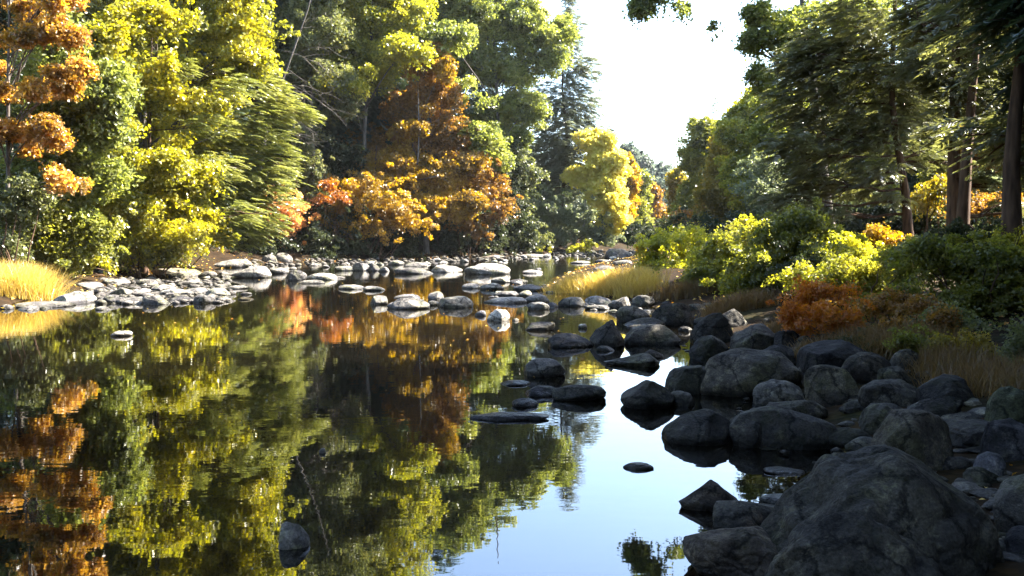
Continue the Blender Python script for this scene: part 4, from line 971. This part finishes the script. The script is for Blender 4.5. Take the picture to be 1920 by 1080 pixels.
# cobbles nobody tells apart, filling the gaps of the rocky bank and the bar
rng = np.random.default_rng(77)
def cobble(px, py, s, label, group, tone, name='cobble'):
    rock(px - s, py - s * rng.uniform(.4, .8), px + s, py, 'aafaswr'[rng.integers(0, 7)], label, tone=tone, group=group, name=name, sub=3)
gap = [(1240, 628), (1285, 622), (1330, 655), (1375, 668), (1404, 662), (1480, 702), (1506, 700), (1400, 745), (1550, 760), (1600, 772), (1585, 800), (1660, 735), (1740, 735), (1800, 778), (1820, 760), (1830, 820), (1800, 850), (1790, 880),
       (1760, 905), (1820, 930), (1850, 940), (1510, 810), (1440, 845), (1620, 700), (1640, 660), (1560, 650), (1270, 590), (1310, 580), (1380, 600), (1330, 575), (1250, 570), (1210, 585), (1195, 622), (1420, 622), (1680, 705), (1740, 690), (1770, 720), (1840, 780), (1700, 800), (1880, 905), (1840, 1000), (1500, 660), (1895, 940), (1868, 1040), (1905, 1060)]
for x, y in gap:
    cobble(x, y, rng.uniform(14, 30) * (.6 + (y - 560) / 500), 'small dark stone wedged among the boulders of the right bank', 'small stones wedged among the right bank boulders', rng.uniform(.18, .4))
for k in range(64):
    y = 600 + 440 * rng.uniform(0, 1) ** 1.2; xl = np.interp(y, [600, 660, 700, 770, 880, 1000, 1080], [1230, 1330, 1400, 1420, 1400, 1500, 1560]); xr = np.interp(y, [600, 700, 800, 1080], [1460, 1760, 1920, 1940])
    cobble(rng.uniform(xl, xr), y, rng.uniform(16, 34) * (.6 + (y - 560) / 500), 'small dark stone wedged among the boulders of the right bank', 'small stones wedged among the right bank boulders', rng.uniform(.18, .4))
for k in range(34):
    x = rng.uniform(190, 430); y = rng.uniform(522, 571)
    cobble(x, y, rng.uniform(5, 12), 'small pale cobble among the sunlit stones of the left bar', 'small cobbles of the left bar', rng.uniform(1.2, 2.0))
for k in range(40):
    x = rng.uniform(440, 1190); yb = np.interp(x, [440, 700, 900, 1190], [497, 494, 487, 474]); y = yb + rng.uniform(-2, 10)
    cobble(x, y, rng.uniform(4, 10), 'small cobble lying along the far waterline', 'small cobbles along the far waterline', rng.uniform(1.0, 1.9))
for k in range(30):
    x = rng.uniform(860, 1200); y = rng.uniform(500, 572) if x < 1040 else rng.uniform(566, 584)
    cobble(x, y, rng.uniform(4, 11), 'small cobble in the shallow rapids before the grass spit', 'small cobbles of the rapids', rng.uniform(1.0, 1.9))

# gravel between the stones
def gravel(name, label, pts, smin, smax, tone):
    v0, f0 = ico(1); vs, fs = [], []
    for i, p in enumerate(pts):
        s = rng.uniform(smin, smax) * np.array([rng.uniform(.7, 1.5), rng.uniform(.7, 1.3), rng.uniform(.3, .7)])
        a = rng.uniform(0, 6.28); q = v0 * (1 + .18 * np.sin(v0 @ rng.normal(size=3) * 3 + a))[:, None] * s
        vs.append(np.stack([q[:, 0] * math.cos(a) - q[:, 1] * math.sin(a), q[:, 0] * math.sin(a) + q[:, 1] * math.cos(a), q[:, 2]], 1) + p); fs.append(f0 + i * len(v0))
    f = np.concatenate(fs); o = link(name, mesh_np(name, np.concatenate(vs), f.ravel(), np.arange(0, f.size, 3), [ROCK], True)); o.color = (tone, tone * .97, tone * .92, 1)
    tag(o, label, 'gravel', kind='stuff')
def px_pts(n, xr, yr):
    out = []
    for _ in range(n):
        x = rng.uniform(*xr); a, b = yr(x) if callable(yr) else yr; y = rng.uniform(a, b)
        out.append(at(x, y, ground_hit(x, y)) + np.array([0, 0, rng.uniform(-.02, .03)]))
    return out
gravel('gravel', 'pale gravel between the stones of the left bar', px_pts(420, (185, 435), (522, 570)), .05, .16, .8)
gravel('gravel', 'gravel lying along the far waterline', px_pts(420, (430, 1190), lambda x: (np.interp(x, [430, 700, 900, 1190], [488, 485, 478, 466]), np.interp(x, [430, 700, 900, 1190], [500, 498, 490, 478]))), .06, .2, .7)
gravel('gravel', 'dark gravel among the boulders of the right bank', px_pts(330, (1280, 1920), lambda x: (np.interp(x, [1280, 1500, 1920], [575, 640, 720]), np.interp(x, [1280, 1420, 1600, 1920], [660, 840, 900, 1070]))), .015, .06, .3)

# fallen leaves on stones, earth and water near the shores
n = 2600
rx = rng.uniform(-16, 8, n * 6); ry = rng.uniform(3, 56, n * 6)
sr = rx - np.interp(ry, RS[:, 0], RS[:, 1]); sl = np.interp(ry, LS[:, 0], LS[:, 1]) - rx
k = ((sr > -.15) & (sr < 4)) | ((sl > -.3) & (sl < 4)); rx, ry = rx[k][:n], ry[k][:n]
c = np.stack([rx, ry, np.maximum(terrain(rx, ry), 0) + .02], 1)
ln_ = nrm(np.array([0, 0, 1.]) + rng.normal(size=c.shape) * .35); ld = nrm(np.cross(ln_, rng.normal(size=c.shape)))
s = rng.uniform(.6, 1.3, len(c))
s = s * np.clip(ry / 12, .5, 1.3); lv = leaf_quads(c, ld, ln_, .075 * s, .06 * s)
tag(link('fallen_leaves', quads_mesh('fallen_leaves', lv, M['litter'])), 'orange and tan fallen leaves scattered along both shores', 'leaves', kind='stuff')
nf = 170
c = np.stack([np.where(rng.uniform(0, 1, nf) < .6, rng.uniform(-9.5, 1.2, nf), rng.uniform(-1, 1.8, nf)), 6 + 24 * rng.uniform(0, 1, nf) ** .7, np.full(nf, .006)], 1)
s = rng.uniform(.5, 1.2, nf); up = np.tile([0, 0, 1.], (nf, 1)); ld = nrm(np.cross(up, rng.normal(size=c.shape)))
tag(link('floating_leaves', quads_mesh('floating_leaves', leaf_quads(c, ld, up, .05 * s, .04 * s), M['litter'])), 'tiny dry leaves floating on the still pool', 'leaves', kind='stuff')

# the wood behind the first trees of each bank
def shade_tree(src, X, Y, rz, s, label, group, sz=None): return dup(src, X, Y, rz, s, label, group, sz)
byl = lambda t: next(o for o in SC.objects if o.get('label', '').startswith(t))
hemD, beech, yel, gre, oak, hemR, domed = byl('dark green hemlock'), byl('rust and copper'), byl('tall yellow'), byl('green tree turning'), byl('green and yellow oak'), byl('wide hemlock'), byl('dark green domed')
g1 = 'trees of the wood behind the left bank'
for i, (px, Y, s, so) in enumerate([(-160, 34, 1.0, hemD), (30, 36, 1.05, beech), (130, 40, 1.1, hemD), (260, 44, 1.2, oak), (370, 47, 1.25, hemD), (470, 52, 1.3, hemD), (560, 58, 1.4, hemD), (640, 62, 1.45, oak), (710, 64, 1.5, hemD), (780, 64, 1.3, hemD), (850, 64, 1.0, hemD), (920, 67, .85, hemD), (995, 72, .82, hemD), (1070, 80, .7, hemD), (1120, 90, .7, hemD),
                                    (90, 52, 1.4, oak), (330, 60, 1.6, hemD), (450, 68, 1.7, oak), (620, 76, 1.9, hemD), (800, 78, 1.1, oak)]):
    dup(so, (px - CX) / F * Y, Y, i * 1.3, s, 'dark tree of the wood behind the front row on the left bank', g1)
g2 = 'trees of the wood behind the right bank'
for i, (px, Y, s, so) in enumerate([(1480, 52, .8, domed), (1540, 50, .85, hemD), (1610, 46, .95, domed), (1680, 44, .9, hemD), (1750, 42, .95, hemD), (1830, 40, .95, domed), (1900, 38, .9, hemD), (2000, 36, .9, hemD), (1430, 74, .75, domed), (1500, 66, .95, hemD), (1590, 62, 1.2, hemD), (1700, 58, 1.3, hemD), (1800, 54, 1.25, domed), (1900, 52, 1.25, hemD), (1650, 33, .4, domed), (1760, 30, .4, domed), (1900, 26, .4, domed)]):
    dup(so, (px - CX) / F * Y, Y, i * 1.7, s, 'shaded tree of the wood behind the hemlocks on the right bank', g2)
for X, Y, s, so in [(9, 6.5, 1.3, hemR), (12, 11, 1.5, hemR), (9.5, 1, 1.5, hemR), (13, 5, 1.6, hemR), (7, -5, 1.5, hemR), (2, -8, 1.4, hemR), (13, -4, 1.6, hemR), (16, 11, 1.5, hemR), (-4, -10, 1.5, hemR), (-9, -14, 1.6, hemR), (-13, -5, 1.5, hemR), (-13.5, 3, 1.4, hemR), (6, -14, 1.7, hemR)]:  # unseen trees added around the camera to keep sky light off near stones
    dup(so, X, Y, X, s, 'unseen hemlock added for shade beside the photographer outside the picture', 'shading hemlocks added beside the photographer')
for X, Y, s in [(6, .5, .8), (5.6, 6.2, .8), (7.5, 10, .85), (3.5, -5, .9), (-15.5, 4, 1.0), (-15, 11, 1.0), (-12, -3, .9)]:  # unseen canopy added above the frame to darken the near boulders
    dup(oak, X, Y, X * 2, s, 'unseen leafy oak added for shade beside the photographer outside the picture', 'shading oaks added beside the photographer')
for X, Y, s in [(9.2, 8.2, .8), (10.8, 5.2, .8), (11.0, 8.6, .85), (8.3, 2.5, .7), (11.6, 11.4, .75)]:  # unseen dense row added to stop sun leaking onto the big boulder
    dup(hemD, X, Y, X * 3, s, 'unseen dark hemlock added for shade beside the photographer outside the picture', 'shading dark hemlocks added beside the photographer')
# ------------------------------------------------------------------ light, sky, camera
def sky_and_sun():
    w = bpy.data.worlds.new('World'); SC.world = w; w.use_nodes = True
    nt = w.node_tree; nt.nodes.clear()
    out = nt.nodes.new('ShaderNodeOutputWorld'); bg = nt.nodes.new('ShaderNodeBackground'); sky = nt.nodes.new('ShaderNodeTexSky')
    sky.sky_type = 'NISHITA'; sky.sun_disc = False; sky.sun_elevation = R(SUN_EL); sky.sun_rotation = R(SUN_AZ)
    sky.air_density = 1.0; sky.dust_density = 1.0; sky.ozone_density = 1.2
    bg.inputs['Strength'].default_value = SKY
    nt.links.new(sky.outputs[0], bg.inputs[0]); nt.links.new(bg.outputs[0], out.inputs[0])
    l = bpy.data.lights.new('sun', 'SUN'); l.energy = SUN; l.angle = R(.55); l.color = (1, .93, .82)
    o = bpy.data.objects.new('sun', l); COL.objects.link(o)
    from mathutils import Vector
    d = Vector((math.sin(R(SUN_AZ)) * math.cos(R(SUN_EL)), math.cos(R(SUN_AZ)) * math.cos(R(SUN_EL)), math.sin(R(SUN_EL))))
    o.rotation_euler = d.to_track_quat('Z', 'Y').to_euler(); o.location = (20, 20, 40)
def haze():
    bm = bmesh.new(); bmesh.ops.create_cube(bm, size=1)
    me = bpy.data.meshes.new('haze'); bm.to_mesh(me); bm.free()
    o = link('haze', me, None, (20, 110, 21)); o.scale = (340, 330, 58)
    m, nt, ns, ln = new_mat('autumn_haze'); out = N(nt, 'ShaderNodeOutputMaterial'); v = N(nt, 'ShaderNodeVolumePrincipled')
    v.inputs['Density'].default_value = HAZE; v.inputs['Color'].default_value = (.86, .92, 1, 1); v.inputs['Anisotropy'].default_value = .35
    ln.new(v.outputs[0], out.inputs['Volume']); me.materials.append(m)
    tag(o, 'thin pale haze in the air of the river valley', 'haze', kind='stuff')
HAZE = .00013
haze()
SKY, SUN = .095, 5
sky_and_sun()
cam = bpy.data.cameras.new('camera'); cam.sensor_width = 36; cam.lens = 36 * F / 1920; cam.clip_start = .05; cam.clip_end = 4000
co = bpy.data.objects.new('camera', cam); COL.objects.link(co); co.location = (0, 0, CAMZ); co.rotation_euler = (math.pi / 2 - PITCH, 0, 0)
SC.camera = co
SC.view_settings.view_transform = 'Standard'; SC.view_settings.look = 'None'; SC.view_settings.exposure = EXPO; SC.view_settings.gamma = 1
SC.cycles.max_bounces = 8; SC.cycles.transmission_bounces = 4; SC.cycles.diffuse_bounces = 4; SC.cycles.glossy_bounces = 4
SC.cycles.caustics_reflective = False; SC.cycles.caustics_refractive = False
SC.cycles.use_denoising = True
